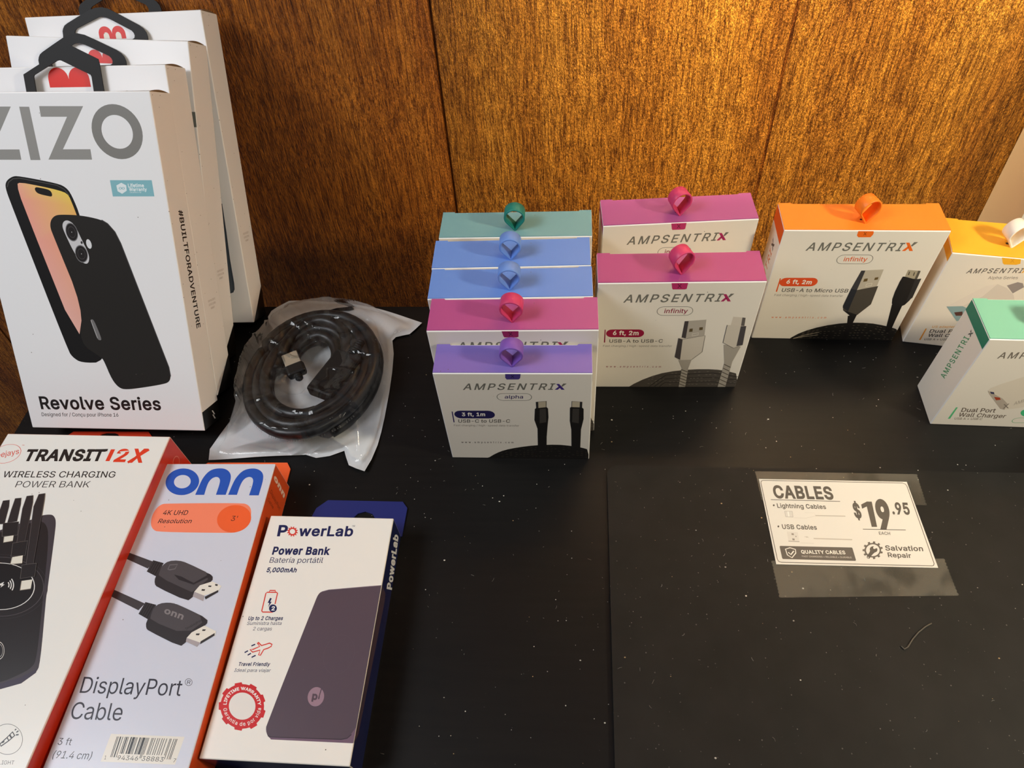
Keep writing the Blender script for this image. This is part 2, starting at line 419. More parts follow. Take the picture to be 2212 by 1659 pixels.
# letter outlines: one letter per line, advance width then closed loops, thousandths of the type size
OUTLINES = """
#440|242,0 326,509 377,509 294,0|10,140 19,192 400,192 391,140|64,0 147,509 198,509 115,0|40,316 49,368 429,368 421,316
$447|202,-74 202,583 244,583 244,-74|224,-9 172,-4 128,9 91,31 64,60 46,96 38,137 104,137 110,110 123,88 142,71 166,59 194,52 224,49 257,52 286,60 311,74 329,92 341,114 346,139 342,161 332,179 316,193 296,205 272,214 245,222 184,239 145,253 112,269 86,289 60,326 52,372 58,413 75,448 102,476 138,498 180,511 227,516 275,511 316,498 351,476 377,449 394,415 401,378 337,378 326,412 302,437 267,453 225,459 194,456 167,448 145,435 129,418 118,398 115,376 119,352 131,334 148,319 169,308 191,300 212,293 264,279 287,272 312,264 336,252 359,238 379,220 395,198 405,171 408,139 403,99 386,64 360,34 323,11 294,0 261,-7
&448|197,-7 150,-2 110,12 78,34 54,62 39,96 34,133 37,163 47,189 63,213 85,235 111,256 140,279 216,335 237,352 246,363 255,375 260,389 262,405 258,427 245,445 226,457 201,461 184,459 168,453 155,444 145,431 139,416 137,399 139,380 145,363 155,346 169,327 185,307 204,284 438,0 364,0 171,231 144,264 121,293 102,319 87,344 78,370 75,398 79,430 91,458 109,481 134,499 165,510 200,513 235,510 266,499 290,482 308,459 320,433 324,404 322,382 315,362 305,342 291,325 275,308 256,293 154,217 128,195 110,174 100,154 97,131 100,108 109,87 124,70 143,57 166,49 193,46 223,50 251,59 278,75 301,95 321,121 336,151 346,186 349,224 408,224 405,180 397,144 385,115 371,92 357,75 345,62 333,47 305,23 271,7 234,-3
'206|78,318 70,509 136,509 128,318
(273|89,207 90,244 94,283 101,324 109,364 119,403 132,441 145,477 160,510 177,539 236,539 219,503 204,466 191,428 179,390 169,351 161,313 156,276 152,241 151,207 154,161 160,115 167,83 177,50 188,16 202,-19 218,-57 236,-96 177,-96 150,-46 128,4 111,55 99,106 92,156
)273|37,-96 56,-56 72,-18 86,18 97,52 106,85 113,116 120,162 122,207 121,241 117,276 112,313 104,351 94,390 82,428 69,466 54,503 37,539 97,539 113,510 128,477 142,441 154,403 164,364 173,323 179,283 183,244 184,207 182,156 174,104 161,53 144,3 123,-47 97,-96
+453|198,34 198,364 255,364 255,34|61,172 61,226 391,226 391,172
,188|38,-119 68,71 137,71 84,-119
-453|337,244 337,188 114,188 114,244
.188|95,-4 78,-1 63,9 53,24 50,41 53,59 63,73 78,83 95,87 113,83 128,73 138,59 141,41 138,24 128,9 113,-1
/249|235,533 71,-76 14,-76 178,533
0453|227,-7 191,-3 158,7 130,24 105,48 85,77 69,113 57,155 50,202 48,254 50,306 57,353 69,395 85,431 106,461 130,484 159,502 191,512 227,516 262,512 295,502 323,484 348,461 368,431 384,395 396,353 403,306 405,254 403,202 396,155 384,113 368,77 348,48 323,24 295,7 263,-3|227,50 261,56 290,74 313,103 330,144 338,176 342,213 344,254 342,295 338,332 330,365 313,405 290,435 261,453 227,460 192,453 163,435 140,405 123,365 115,332 111,295 109,254 111,213 115,176 123,144 140,103 163,74 192,56
1453|76,0 76,55 391,55 391,0|276,509 276,0 212,0 212,448 209,448 86,358 86,427 198,509
2453|64,0 64,47 234,229 261,257 282,282 299,305 311,327 318,348 320,371 317,397 308,419 293,436 273,449 250,457 224,460 196,457 172,447 153,433 139,413 130,390 127,362 66,362 71,405 86,442 111,473 143,496 182,511 225,516 268,511 306,497 337,474 361,445 376,411 381,372 378,345 371,318 357,290 336,259 317,235 294,209 267,180 153,60 153,57 389,57 389,0
3453|218,-7 173,-3 133,10 98,30 70,57 52,91 44,132 109,132 115,107 126,87 144,71 165,59 191,52 219,50 248,53 275,61 297,74 315,93 325,116 329,145 326,172 316,196 299,217 275,234 242,244 201,248 157,248 157,299 288,448 288,452 70,452 70,509 372,509 372,461 211,278 211,289 264,288 308,276 344,253 371,222 387,186 393,145 387,103 370,66 344,36 309,12 266,-2
4453|40,105 40,158 247,509 311,509 109,166 109,163 413,163 413,105|282,0 282,318 343,318 343,0
5453|221,-7 178,-2 140,11 108,32 83,60 66,93 60,130 122,130 127,108 138,89 154,73 173,60 196,52 221,50 250,53 276,64 298,82 314,104 324,131 328,162 324,193 314,221 297,244 275,262 248,273 218,277 192,275 167,268 145,258 128,246 67,253 96,509 366,509 366,452 151,452 134,301 136,301 155,315 178,325 203,331 229,334 263,330 294,321 321,306 345,285 364,260 379,231 388,199 391,163 385,117 369,76 343,41 309,15 268,-1
6453|226,-7 182,-1 142,15 109,40 84,74 69,115 64,162 68,199 80,239 93,268 112,302 137,340 252,509 322,509 151,261 145,261 154,275 165,288 179,299 196,307 214,312 235,314 278,309 316,295 346,271 370,240 384,201 389,157 384,112 368,73 343,39 310,14 271,-2|226,48 254,52 279,63 299,79 314,101 324,128 327,157 324,187 314,213 299,235 279,251 254,262 226,265 198,262 174,252 153,235 138,214 128,188 125,158 128,128 138,102 153,79 174,63 198,52
7453|97,0 323,448 323,452 62,452 62,509 391,509 391,449 165,0
8453|226,-7 178,-2 136,11 101,33 74,62 57,96 52,135 55,166 65,195 81,220 101,241 125,256 153,265 153,267 119,282 93,308 76,342 70,380 75,417 90,450 114,477 146,498 184,511 226,516 269,511 306,498 337,477 361,450 377,417 382,380 376,342 359,308 333,282 300,267 300,265 327,256 351,241 372,220 387,195 397,166 401,135 395,96 378,62 352,33 317,11 275,-2|226,49 258,52 285,60 307,74 323,91 333,113 337,139 333,165 322,189 305,208 283,223 256,232 226,235 196,232 169,223 147,208 130,189 119,165 115,139 119,113 129,91 145,74 167,60 195,52|226,290 252,292 274,300 293,313 307,330 316,351 319,376 316,399 308,420 294,437 275,449 252,457 226,460 200,457 177,449 159,437 145,420 136,399 133,376 136,351 145,330 159,313 178,300 201,292
9453|226,516 271,510 310,494 343,468 368,434 384,393 389,347 385,309 373,270 359,240 340,207 315,168 200,0 130,0 301,248 307,248 299,234 287,221 273,210 257,202 238,196 218,195 175,199 137,214 106,237 83,269 68,307 64,352 69,397 85,436 110,469 143,494 182,510|226,460 199,457 174,446 154,429 138,407 129,381 125,352 129,322 138,295 154,274 174,257 199,247 226,243 254,247 279,257 299,273 314,295 324,321 327,350 324,381 314,407 299,429 279,446 254,457
A480|16,0 201,509 276,509 463,0 395,0 287,302 276,334 264,372 255,402 244,438 232,478 245,478 233,437 222,402 213,371 201,333 191,302 85,0|110,142 110,199 370,199 370,142
B456|60,0 60,509 241,509 289,504 329,491 359,469 381,442 394,410 398,374 395,344 387,320 373,301 356,286 336,275 315,267 315,262 339,257 363,245 385,227 402,203 414,173 418,136 413,100 400,67 377,39 344,18 301,4 247,0|125,57 245,57 296,63 330,80 349,105 355,137 352,161 342,184 327,203 306,218 279,228 248,231 125,231|125,285 238,285 265,288 288,296 308,309 323,326 333,348 336,372 330,403 313,429 283,446 240,452 125,452
C510|267,-7 225,-3 186,7 150,25 119,49 92,79 70,115 53,157 44,203 40,254 44,305 53,352 70,393 92,429 119,459 150,484 186,501 225,512 267,516 305,513 340,504 373,490 402,471 427,447 448,418 463,385 473,348 408,348 401,373 389,395 375,413 357,428 337,440 315,449 292,454 267,456 223,450 184,432 150,403 125,364 113,332 106,295 103,254 106,213 113,177 125,145 151,105 184,76 223,59 267,53 292,55 315,60 337,69 357,81 375,96 389,114 401,136 408,160 473,160 463,124 448,91 428,62 402,38 373,19 341,5 305,-4
D502|219,0 96,0 96,57 215,57 254,60 288,68 318,81 354,110 379,149 390,181 397,216 399,255 397,294 390,329 379,361 354,399 320,428 291,441 258,449 221,452 93,452 93,509 225,509 273,505 315,495 353,478 385,455 412,426 433,391 449,351 458,306 462,255 458,205 449,159 433,119 411,83 384,54 351,31 312,14 268,3|125,509 125,0 60,0 60,509
E419|60,0 60,509 372,509 372,452 125,452 125,286 355,286 355,229 125,229 125,57 375,57 375,0
F410|60,0 60,509 369,509 369,452 125,452 125,278 346,278 346,221 125,221 125,0
G520|269,-7 225,-3 185,7 149,25 118,49 91,79 69,116 53,157 43,203 40,254 43,305 53,352 69,393 91,429 117,459 149,484 184,501 223,512 265,516 304,513 340,504 374,489 403,469 429,445 449,416 465,384 474,349 408,349 399,372 387,393 373,411 356,427 337,439 315,448 291,454 265,456 222,450 183,432 150,404 125,364 113,332 106,295 103,254 106,213 113,177 125,145 151,105 184,76 224,59 269,53 309,57 345,71 374,93 396,123 410,160 415,202 434,199 283,199 283,256 478,256 478,200 475,160 466,124 451,91 431,62 406,38 377,19 344,5 308,-4
H517|60,0 60,509 125,509 125,289 392,289 392,509 457,509 457,0 392,0 392,232 125,232 125,0
I300|31,0 31,57 118,57 118,452 31,452 31,509 269,509 269,452 183,452 183,57 269,57 269,0
J396|185,-7 143,-2 106,11 75,33 52,63 38,100 33,145 33,173 98,173 98,145 104,104 122,74 149,56 185,50 220,56 248,74 266,104 272,145 272,509 336,509 336,145 332,100 318,63 294,33 263,11 227,-2
K467|104,145 104,216 139,261 174,303 212,344 364,509 448,509 231,276 228,276|60,0 60,509 125,509 125,334 124,225 125,193 125,0|372,0 188,259 228,309 449,0
L393|60,0 60,509 125,509 125,57 361,57 361,0
M628|60,0 60,509 152,509 277,187 282,174 299,123 311,84 322,49 307,49 312,65 318,83 330,121 342,158 348,174 352,187 476,509 568,509 568,0 504,0 504,327 507,457 513,457 498,409 482,363 467,322 456,291 342,0 286,0 170,291 165,304 159,321 152,340 145,361 129,408 112,457 119,457 120,416 122,328 122,0
N523|60,0 60,509 136,509 343,183 352,169 363,151 375,130 388,107 414,55 405,54 401,108 400,134 399,157 399,509 463,509 463,0 387,0 202,290 177,331 164,354 148,381 108,452 119,454 121,417 122,384 123,354 124,328 125,307 125,0
O533|267,-7 225,-3 186,7 150,25 119,49 92,79 70,115 53,157 44,203 40,254 44,305 53,352 70,393 92,429 119,459 150,484 186,501 225,512 267,516 309,512 348,501 384,484 415,459 442,429 464,393 480,352 490,305 493,254 490,203 480,157 464,115 442,79 415,49 384,25 348,7 309,-3|267,53 310,59 349,76 383,105 408,144 420,176 428,213 430,254 428,295 420,332 408,365 383,404 349,433 310,450 267,456 223,450 184,433 151,404 125,364 113,332 106,295 103,254 106,213 113,176 125,144 151,105 184,76 223,59
P445|60,0 60,509 235,509 289,503 332,487 366,462 390,430 404,391 409,348 404,304 390,265 366,233 332,207 289,191 235,186 109,186 109,242 233,242 269,246 297,256 318,272 333,294 342,319 344,348 342,376 333,402 318,423 297,439 268,449 232,452 125,452 125,0
Q533|245,159 313,159 369,85 384,65 468,-48 401,-48 346,27 331,46|267,-7 225,-3 186,7 150,25 119,49 92,79 70,115 53,157 44,203 40,254 44,305 53,352 70,393 92,429 119,459 150,484 186,501 225,512 267,516 309,512 348,501 384,484 415,459 442,429 464,393 480,352 490,305 493,254 490,203 480,157 464,115 442,79 415,49 384,25 348,7 309,-3|267,53 310,59 349,76 383,105 408,144 420,176 428,213 430,254 428,295 420,332 408,365 383,404 349,433 310,450 267,456 223,450 184,433 151,404 125,364 113,332 106,295 103,254 106,213 113,176 125,144 151,105 184,76 223,59
R449|60,0 60,509 236,509 290,504 333,489 367,465 390,433 405,395 409,352 405,309 390,271 367,240 333,217 289,203 236,198 96,198 96,255 234,255 269,258 298,267 319,281 334,300 342,324 345,352 342,380 334,405 319,425 298,440 269,449 233,452 125,452 125,0|353,0 230,229 303,229 428,0
S447|224,-9 172,-4 128,9 91,31 64,60 46,96 38,137 104,137 110,110 123,88 142,71 166,59 194,52 224,49 257,52 286,60 311,74 329,92 341,114 346,139 342,161 332,179 316,193 296,205 272,214 245,222 184,239 145,253 112,269 86,289 60,326 52,372 58,413 75,448 102,476 138,498 180,511 227,516 275,511 316,498 351,476 377,449 394,415 401,378 337,378 326,412 302,437 267,453 225,459 194,456 167,448 145,435 129,418 118,398 115,376 119,352 131,334 148,319 169,308 191,300 212,293 264,279 287,272 312,264 336,252 359,238 379,220 395,198 405,171 408,139 403,99 386,64 360,34 323,11 294,0 261,-7
T449|32,452 32,509 417,509 417,452 257,452 257,0 193,0 193,452
U517|259,-8 220,-6 186,2 154,15 114,43 85,80 66,124 60,173 60,509 124,509 124,178 128,144 141,113 160,87 187,68 220,56 259,52 298,56 331,68 357,87 377,113 389,144 393,178 393,509 457,509 457,173 451,124 433,80 403,43 363,15 332,2 297,-6
V480|204,0 16,509 84,509 192,206 203,176 215,137 225,106 236,71 248,31 235,31 247,71 257,107 267,138 279,176 290,206 395,509 463,509 278,0
W686|155,0 16,509 82,509 163,196 187,94 197,40 189,40 200,94 211,145 224,196 306,509 380,509 462,196 486,94 497,40 488,40 499,94 510,145 523,196 603,509 670,509 530,0 455,0 368,323 359,356 351,391 344,431 336,475 350,475 342,433 335,395 318,323 230,0
X474|18,0 217,284 217,236 29,509 104,509 178,400 204,361 223,329 233,312 243,292 232,292 243,311 252,329 272,361 298,400 374,509 446,509 259,239 259,287 456,0 382,0 292,129 279,149 268,165 250,195 241,212 230,231 244,231 235,213 225,196 206,166 182,129 91,0
Y472|203,0 203,208 16,509 91,509 192,344 208,318 222,292 236,264 250,230 224,230 237,265 251,293 280,344 381,509 455,509 268,208 268,0
Z438|42,0 42,46 273,385 306,431 341,476 348,454 285,452 40,452 40,509 397,509 397,462 169,129 134,81 97,33 90,54 152,57 399,57 399,0
a389|160,-9 126,-5 94,5 68,22 48,45 35,73 30,108 34,138 43,161 58,179 78,193 100,203 125,211 178,220 209,224 234,227 252,230 265,235 273,243 276,255 276,257 273,279 267,297 256,311 240,322 220,329 196,331 171,329 149,322 132,313 118,301 107,288 100,274 41,291 57,322 79,346 104,364 133,375 163,382 194,384 215,383 239,379 263,372 286,360 306,343 322,320 333,290 337,251 337,0 277,0 277,52 272,52 264,38 252,25 236,12 215,1 190,-6|170,45 202,49 228,59 248,74 263,93 272,115 276,138 276,190 270,186 259,182 246,179 231,176 200,171 186,169 175,168 154,164 134,159 117,150 103,139 95,124 92,105 94,87 102,72 114,61 130,52 149,47
b424|229,-8 198,-5 172,4 153,17 138,31 127,46 118,59 112,59 112,0 53,0 53,509 114,509 114,319 118,319 127,331 137,346 152,360 171,373 197,381 229,384 274,378 313,361 345,332 370,293 381,261 388,227 390,189 388,151 381,116 370,84 346,45 313,16 274,-2|220,47 253,51 279,66 301,88 316,117 325,151 328,189 325,227 316,261 301,290 280,311 253,325 220,330 188,325 161,312 140,291 125,263 116,229 113,189 116,150 125,115 140,86 162,65 188,51
c396|207,-8 159,-2 117,16 82,46 56,85 44,116 37,150 34,187 37,225 44,260 56,291 82,330 117,360 159,378 207,384 234,383 260,377 284,368 305,356 324,341 340,322 353,301 362,277 303,262 298,276 290,289 281,301 270,311 257,319 242,325 226,329 207,330 173,325 145,310 124,287 108,258 99,224 96,187 99,151 108,117 124,89 145,66 173,51 207,46 226,48 243,52 258,58 271,66 282,76 292,89 299,102 304,117 363,102 354,78 341,56 325,37 306,21 285,9 261,-1 235,-6
d424|195,-8 151,-2 111,16 79,45 55,84 43,116 36,151 34,189 36,227 43,261 55,293 79,332 112,361 151,378 196,384 228,381 253,373 272,360 287,346 298,331 306,319 311,319 311,509 372,509 372,0 313,0 313,59 307,59 298,46 287,31 272,17 252,4 227,-5|205,47 236,51 263,65 284,86 299,115 309,150 312,189 309,229 300,263 284,291 263,312 237,325 205,330 172,325 145,311 124,290 108,261 99,227 96,189 99,151 109,117 124,88 145,66 172,51
e404|212,-8 161,-2 117,16 82,46 56,85 44,116 37,150 34,187 36,224 44,258 55,290 81,329 115,359 157,378 205,384 236,382 266,374 294,361 319,341 341,315 357,282 368,242 371,194 371,169 75,169 75,221 338,221 310,202 307,237 298,269 283,294 263,314 237,326 205,330 173,326 146,313 125,294 109,270 99,241 96,211 96,178 100,139 110,106 128,80 151,61 179,50 212,46 234,48 254,53 271,61 285,73 297,88 306,105 365,91 353,63 335,39 311,19 283,4 249,-5
f254|228,379 228,327 6,327 6,379|81,0 81,432 84,461 96,486 113,505 135,519 161,527 187,530 207,529 222,527 234,524 243,521 227,468 222,470 215,472 195,474 171,470 154,460 145,443 142,419 142,0
g425|207,-151 168,-148 134,-140 105,-127 82,-110 64,-91 51,-69 101,-41 110,-53 122,-66 136,-78 154,-88 178,-95 207,-97 249,-92 282,-75 304,-47 311,-6 311,68 306,68 298,56 287,41 272,28 252,16 227,8 195,5 152,10 113,27 80,53 55,90 43,120 36,154 34,191 36,229 43,263 55,293 80,332 112,361 152,378 196,384 228,382 253,373 273,360 288,346 299,331 308,319 313,319 313,379 372,379 372,-9 367,-54 350,-90 324,-117 291,-136 251,-147|205,59 237,63 264,75 285,95 300,121 309,154 312,193 309,231 300,264 285,291 264,312 237,325 205,330 172,325 145,312 124,290 109,262 99,229 96,193 99,155 109,123 124,96 145,76 172,63
h410|114,227 114,0 53,0 53,509 114,509 114,287 102,287 124,332 152,362 187,379 227,384 264,380 295,369 321,349 341,321 353,285 357,240 357,0 296,0 296,235 290,275 273,304 246,323 210,329 184,326 161,317 141,303 126,283 117,257
i167|53,0 53,379 114,379 114,0|84,443 67,446 54,455 44,468 41,483 44,499 54,512 67,521 84,524 100,521 114,512 123,499 126,483 123,468 114,455 100,446
j167|53,379 114,379 114,-30 111,-63 102,-90 86,-113 65,-129 37,-139 4,-143 -10,-143 -10,-87 2,-87 25,-83 40,-72 50,-54 53,-29|83,443 67,446 53,455 44,468 41,483 44,499 53,512 67,521 83,524 100,521 114,512 123,499 126,483 123,468 114,455 100,446
k381|110,137 110,212 121,212 284,379 360,379 184,199 177,199|53,0 53,509 114,509 114,0|294,0 148,186 191,229 372,0
l189|139,-2 101,3 74,20 58,47 53,84 53,509 114,509 114,99 115,77 120,62 130,54 146,52 154,52 160,53 170,54 181,3 162,-1
m610|53,0 53,379 112,379 112,295 108,295 118,323 132,346 151,363 172,376 195,384 219,386 257,380 287,361 309,331 321,295 312,295 322,321 337,343 357,361 381,375 407,383 437,386 468,383 497,372 522,354 541,328 553,296 557,255 557,0 496,0 496,254 490,289 473,313 447,326 419,330 395,328 374,320 358,307 345,290 338,270 335,247 335,0 274,0 274,260 269,288 253,311 229,326 199,330 178,328 158,320 140,307 126,289 117,266 114,238 114,0
n410|114,227 114,0 53,0 53,379 112,379 112,287 102,287 124,332 152,362 187,379 227,384 264,380 295,369 321,349 341,321 353,285 357,240 357,0 296,0 296,235 290,275 273,304 246,323 210,329 184,326 161,317 141,303 126,283 117,257
o415|207,-8 159,-2 117,16 82,46 56,85 44,116 37,150 34,187 37,225 44,260 56,291 82,330 117,360 159,378 207,384 256,378 299,360 333,330 359,291 371,260 379,225 381,187 379,150 371,116 359,85 333,46 299,16 256,-2|207,46 242,51 270,66 292,89 307,117 316,151 319,187 316,224 307,258 292,287 270,310 242,325 207,330 173,325 145,310 124,287 108,258 99,224 96,187 99,151 108,117 124,89 145,66 173,51
p424|53,-143 53,379 112,379 112,319 118,319 126,331 137,346 152,360 171,373 197,381 229,384 274,378 313,361 345,332 370,293 381,261 388,227 390,189 388,151 381,116 370,84 346,45 313,16 274,-2 229,-8 198,-5 173,4 153,17 138,31 127,46 118,59 114,59 114,-143|220,47 253,51 279,66 301,88 316,117 325,151 328,189 325,227 316,261 301,290 280,311 253,325 220,330 188,325 161,312 140,291 125,263 116,229 113,189 116,150 125,115 140,86 162,65 188,51
q424|372,-143 311,-143 311,59 306,59 298,46 287,31 272,17 252,4 227,-5 195,-8 151,-2 111,16 79,45 55,84 43,116 36,151 34,189 36,227 43,261 55,293 79,332 112,361 151,378 196,384 228,381 253,373 272,360 287,346 298,331 307,319 313,319 313,379 372,379|205,47 236,51 263,65 284,86 299,115 309,150 312,189 309,229 300,263 284,291 263,312 237,325 205,330 172,325 145,311 124,290 108,261 99,227 96,189 99,151 109,117 124,88 145,66 172,51
r259|53,0 53,379 112,379 112,321 115,321 130,347 152,367 181,380 213,385 229,384 243,384 243,322 239,323 230,324 207,326 182,323 159,315 140,301 126,284 117,262 114,237 114,0
s365|182,-8 145,-5 112,3 84,18 62,38 45,63 36,94 94,107 105,79 124,60 150,49 181,45 217,50 244,62 262,81 268,103 265,121 254,136 237,147 212,155 149,170 104,186 72,208 53,237 47,274 51,305 65,332 87,354 115,370 149,381 187,384 223,381 254,372 279,358 299,339 314,316 324,290 268,277 258,298 243,316 219,328 187,333 156,329 131,317 114,299 109,277 112,258 124,243 144,232 172,223 229,209 275,194 306,171 325,142 331,107 326,75 312,47 290,24 260,6 223,-5
t227|204,379 204,327 6,327 6,379|65,471 126,471 126,98 128,76 136,61 150,53 170,50 177,50 185,51 202,54 213,2 203,-1 192,-3 168,-4 125,2 92,21 72,52 65,93
u410|182,-5 146,-1 115,11 89,31 69,59 57,95 53,139 53,379 114,379 114,144 119,105 137,75 164,56 200,50 226,53 249,62 268,77 283,97 293,122 296,153 296,379 357,379 357,0 298,0 298,92 307,92 286,47 257,17 222,0
v389|163,0 17,379 84,379 165,155 177,121 187,87 206,21 184,21 203,87 213,121 224,155 305,379 371,379 226,0
w567|138,0 23,379 87,379 133,214 143,177 154,137 165,91 175,41 165,41 175,90 196,176 206,214 252,379 316,379 362,214 371,176 382,136 392,91 402,41 391,41 402,90 423,176 434,214 480,379 545,379 429,0 368,0 319,172 305,225 291,280 277,338 291,338 277,280 263,225 248,172 199,0
x379|21,0 171,218 171,171 29,379 100,379 147,306 164,279 179,253 207,206 175,206 202,253 216,279 233,306 282,379 352,379 209,169 209,214 358,0 287,0 231,85 214,112 200,136 173,182 205,182 178,136 165,112 148,85 91,0
y389|47,-139 61,-86 71,-87 88,-90 104,-89 118,-84 130,-74 141,-58 151,-36 163,-1 17,379 84,379 165,155 177,121 187,87 206,21 184,21 202,87 212,121 224,155 305,379 371,379 204,-58 191,-85 177,-107 159,-124 139,-136 117,-143 91,-145 77,-145 54,-141
z380|42,0 42,46 254,320 254,323 48,323 48,379 333,379 333,331 126,60 126,56 339,56 339,0
®463|231,118 192,122 154,134 121,152 91,177 67,206 48,240 37,277 33,317 37,357 48,394 67,428 91,457 121,482 154,500 192,512 231,516 271,512 309,500 343,482 372,457 396,428 415,394 426,357 430,317 426,277 415,240 396,206 372,177 343,152 309,134 271,122|231,166 271,171 307,187 338,210 362,241 377,277 382,317 377,357 362,393 338,423 307,447 271,462 231,467 192,462 156,447 125,423 101,393 86,357 81,317 86,277 101,241 125,210 156,187 192,171|273,226 228,312 273,312 319,226|161,226 161,409 253,409 266,407 279,402 292,394 302,383 309,368 311,350 309,332 302,316 291,304 278,295 264,289 250,287 185,287 185,319 239,319 248,321 257,327 264,337 267,350 264,364 257,372 248,376 239,378 203,378 203,226
°316|158,283 128,287 101,298 77,316 59,340 47,367 43,397 47,428 59,455 77,479 101,497 128,509 158,513 188,509 216,497 239,479 257,455 269,428 273,397 269,367 257,340 239,316 216,298 188,287|158,334 175,336 190,343 203,353 213,366 220,381 222,397 220,414 213,430 203,443 190,453 175,459 158,462 141,459 126,453 113,443 103,430 97,414 95,397 97,381 103,366 113,353 126,343 141,336
à389|160,-9 126,-5 94,5 68,22 48,45 35,73 30,108 34,138 43,161 58,179 78,193 100,203 125,211 178,220 209,224 234,227 252,230 265,235 273,243 276,255 276,257 273,279 267,297 256,311 240,322 220,329 196,331 171,329 149,322 132,313 118,301 107,288 100,274 41,291 57,322 79,346 104,364 133,375 163,382 194,384 215,383 239,379 263,372 286,360 306,343 322,320 333,290 337,251 337,0 277,0 277,52 272,52 264,38 252,25 236,12 215,1 190,-6|170,45 202,49 228,59 248,74 263,93 272,115 276,138 276,190 270,186 259,182 246,179 231,176 200,171 186,169 175,168 154,164 134,159 117,150 103,139 95,124 92,105 94,87 102,72 114,61 130,52 149,47|165,429 99,529 168,529 215,429
á389|160,-9 126,-5 94,5 68,22 48,45 35,73 30,108 34,138 43,161 58,179 78,193 100,203 125,211 178,220 209,224 234,227 252,230 265,235 273,243 276,255 276,257 273,279 267,297 256,311 240,322 220,329 196,331 171,329 149,322 132,313 118,301 107,288 100,274 41,291 57,322 79,346 104,364 133,375 163,382 194,384 215,383 239,379 263,372 286,360 306,343 322,320 333,290 337,251 337,0 277,0 277,52 272,52 264,38 252,25 236,12 215,1 190,-6|170,45 202,49 228,59 248,74 263,93 272,115 276,138 276,190 270,186 259,182 246,179 231,176 200,171 186,169 175,168 154,164 134,159 117,150 103,139 95,124 92,105 94,87 102,72 114,61 130,52 149,47|162,429 210,529 278,529 212,429
ç396|207,-8 159,-2 117,16 82,46 56,85 44,116 37,150 34,187 37,225 44,260 56,291 82,330 117,360 159,378 207,384 234,383 260,377 284,368 305,356 324,341 340,322 353,301 362,277 303,262 298,276 290,289 281,301 270,311 257,319 242,325 226,329 207,330 173,325 145,310 124,287 108,258 99,224 96,187 99,151 108,117 124,89 145,66 173,51 207,46 226,48 243,52 258,58 271,66 282,76 292,89 299,102 304,117 363,102 354,78 341,56 325,37 306,21 285,9 261,-1 235,-6|169,-143 169,-107 210,-107 226,-106 236,-102 241,-95 243,-84 241,-74 236,-67 226,-63 210,-62 182,-62 192,16 224,16 224,-29 253,-34 273,-44 285,-61 289,-85 284,-111 270,-129 245,-139 210,-143
è404|212,-8 161,-2 117,16 82,46 56,85 44,116 37,150 34,187 36,224 44,258 55,290 81,329 115,359 157,378 205,384 236,382 266,374 294,361 319,341 341,315 357,282 368,242 371,194 371,169 75,169 75,221 338,221 310,202 307,237 298,269 283,294 263,314 237,326 205,330 173,326 146,313 125,294 109,270 99,241 96,211 96,178 100,139 110,106 128,80 151,61 179,50 212,46 234,48 254,53 271,61 285,73 297,88 306,105 365,91 353,63 335,39 311,19 283,4 249,-5|180,429 114,529 182,529 230,429
é404|212,-8 161,-2 117,16 82,46 56,85 44,116 37,150 34,187 36,224 44,258 55,290 81,329 115,359 157,378 205,384 236,382 266,374 294,361 319,341 341,315 357,282 368,242 371,194 371,169 75,169 75,221 338,221 310,202 307,237 298,269 283,294 263,314 237,326 205,330 173,326 146,313 125,294 109,270 99,241 96,211 96,178 100,139 110,106 128,80 151,61 179,50 212,46 234,48 254,53 271,61 285,73 297,88 306,105 365,91 353,63 335,39 311,19 283,4 249,-5|177,429 225,529 293,529 227,429
í167|53,0 53,379 114,379 114,0|57,429 104,529 173,529 107,429
•389|194,93 166,96 139,107 117,124 100,147 89,173 85,202 89,231 100,257 117,279 139,296 166,307 194,311 223,307 249,296 272,279 289,257 300,231 304,202 300,173 289,147 272,124 249,107 223,96
™424|289,326 209,509 242,509 298,375 354,509 387,509 307,326|202,326 202,509 235,509 235,326|361,326 361,509 394,509 394,326|82,326 82,492 115,492 115,326|27,480 27,509 170,509 170,480
 188|
"""
_gl = {}
for _row in OUTLINES.strip('\n').split('\n'):
    _ch, _rest = _row[0], _row[1:].split('|')
    _gl[_ch] = (int(_rest[0]) / 1000, [[tuple(int(q_) / 1000 for q_ in p_.split(',')) for p_ in l_.split()] for l_ in _rest[1:] if l_])


def _area(l):
    return sum(l[i][0] * l[(i + 1) % len(l)][1] - l[(i + 1) % len(l)][0] * l[i][1] for i in range(len(l))) / 2


def _thicken(l, d, sgn):
    out = []
    n = len(l)
    for i in range(n):
        a, b, c = Vector(l[i - 1]), Vector(l[i]), Vector(l[(i + 1) % n])
        t1, t2 = (b - a).normalized(), (c - b).normalized()
        n1, n2 = Vector((t1.y, -t1.x)), Vector((t2.y, -t2.x))
        m = n1 + n2
        k = m.length_squared
        m = n1 if k < 0.35 else m * (2 / k)
        out.append(tuple(b + m * d * sgn))
    return out


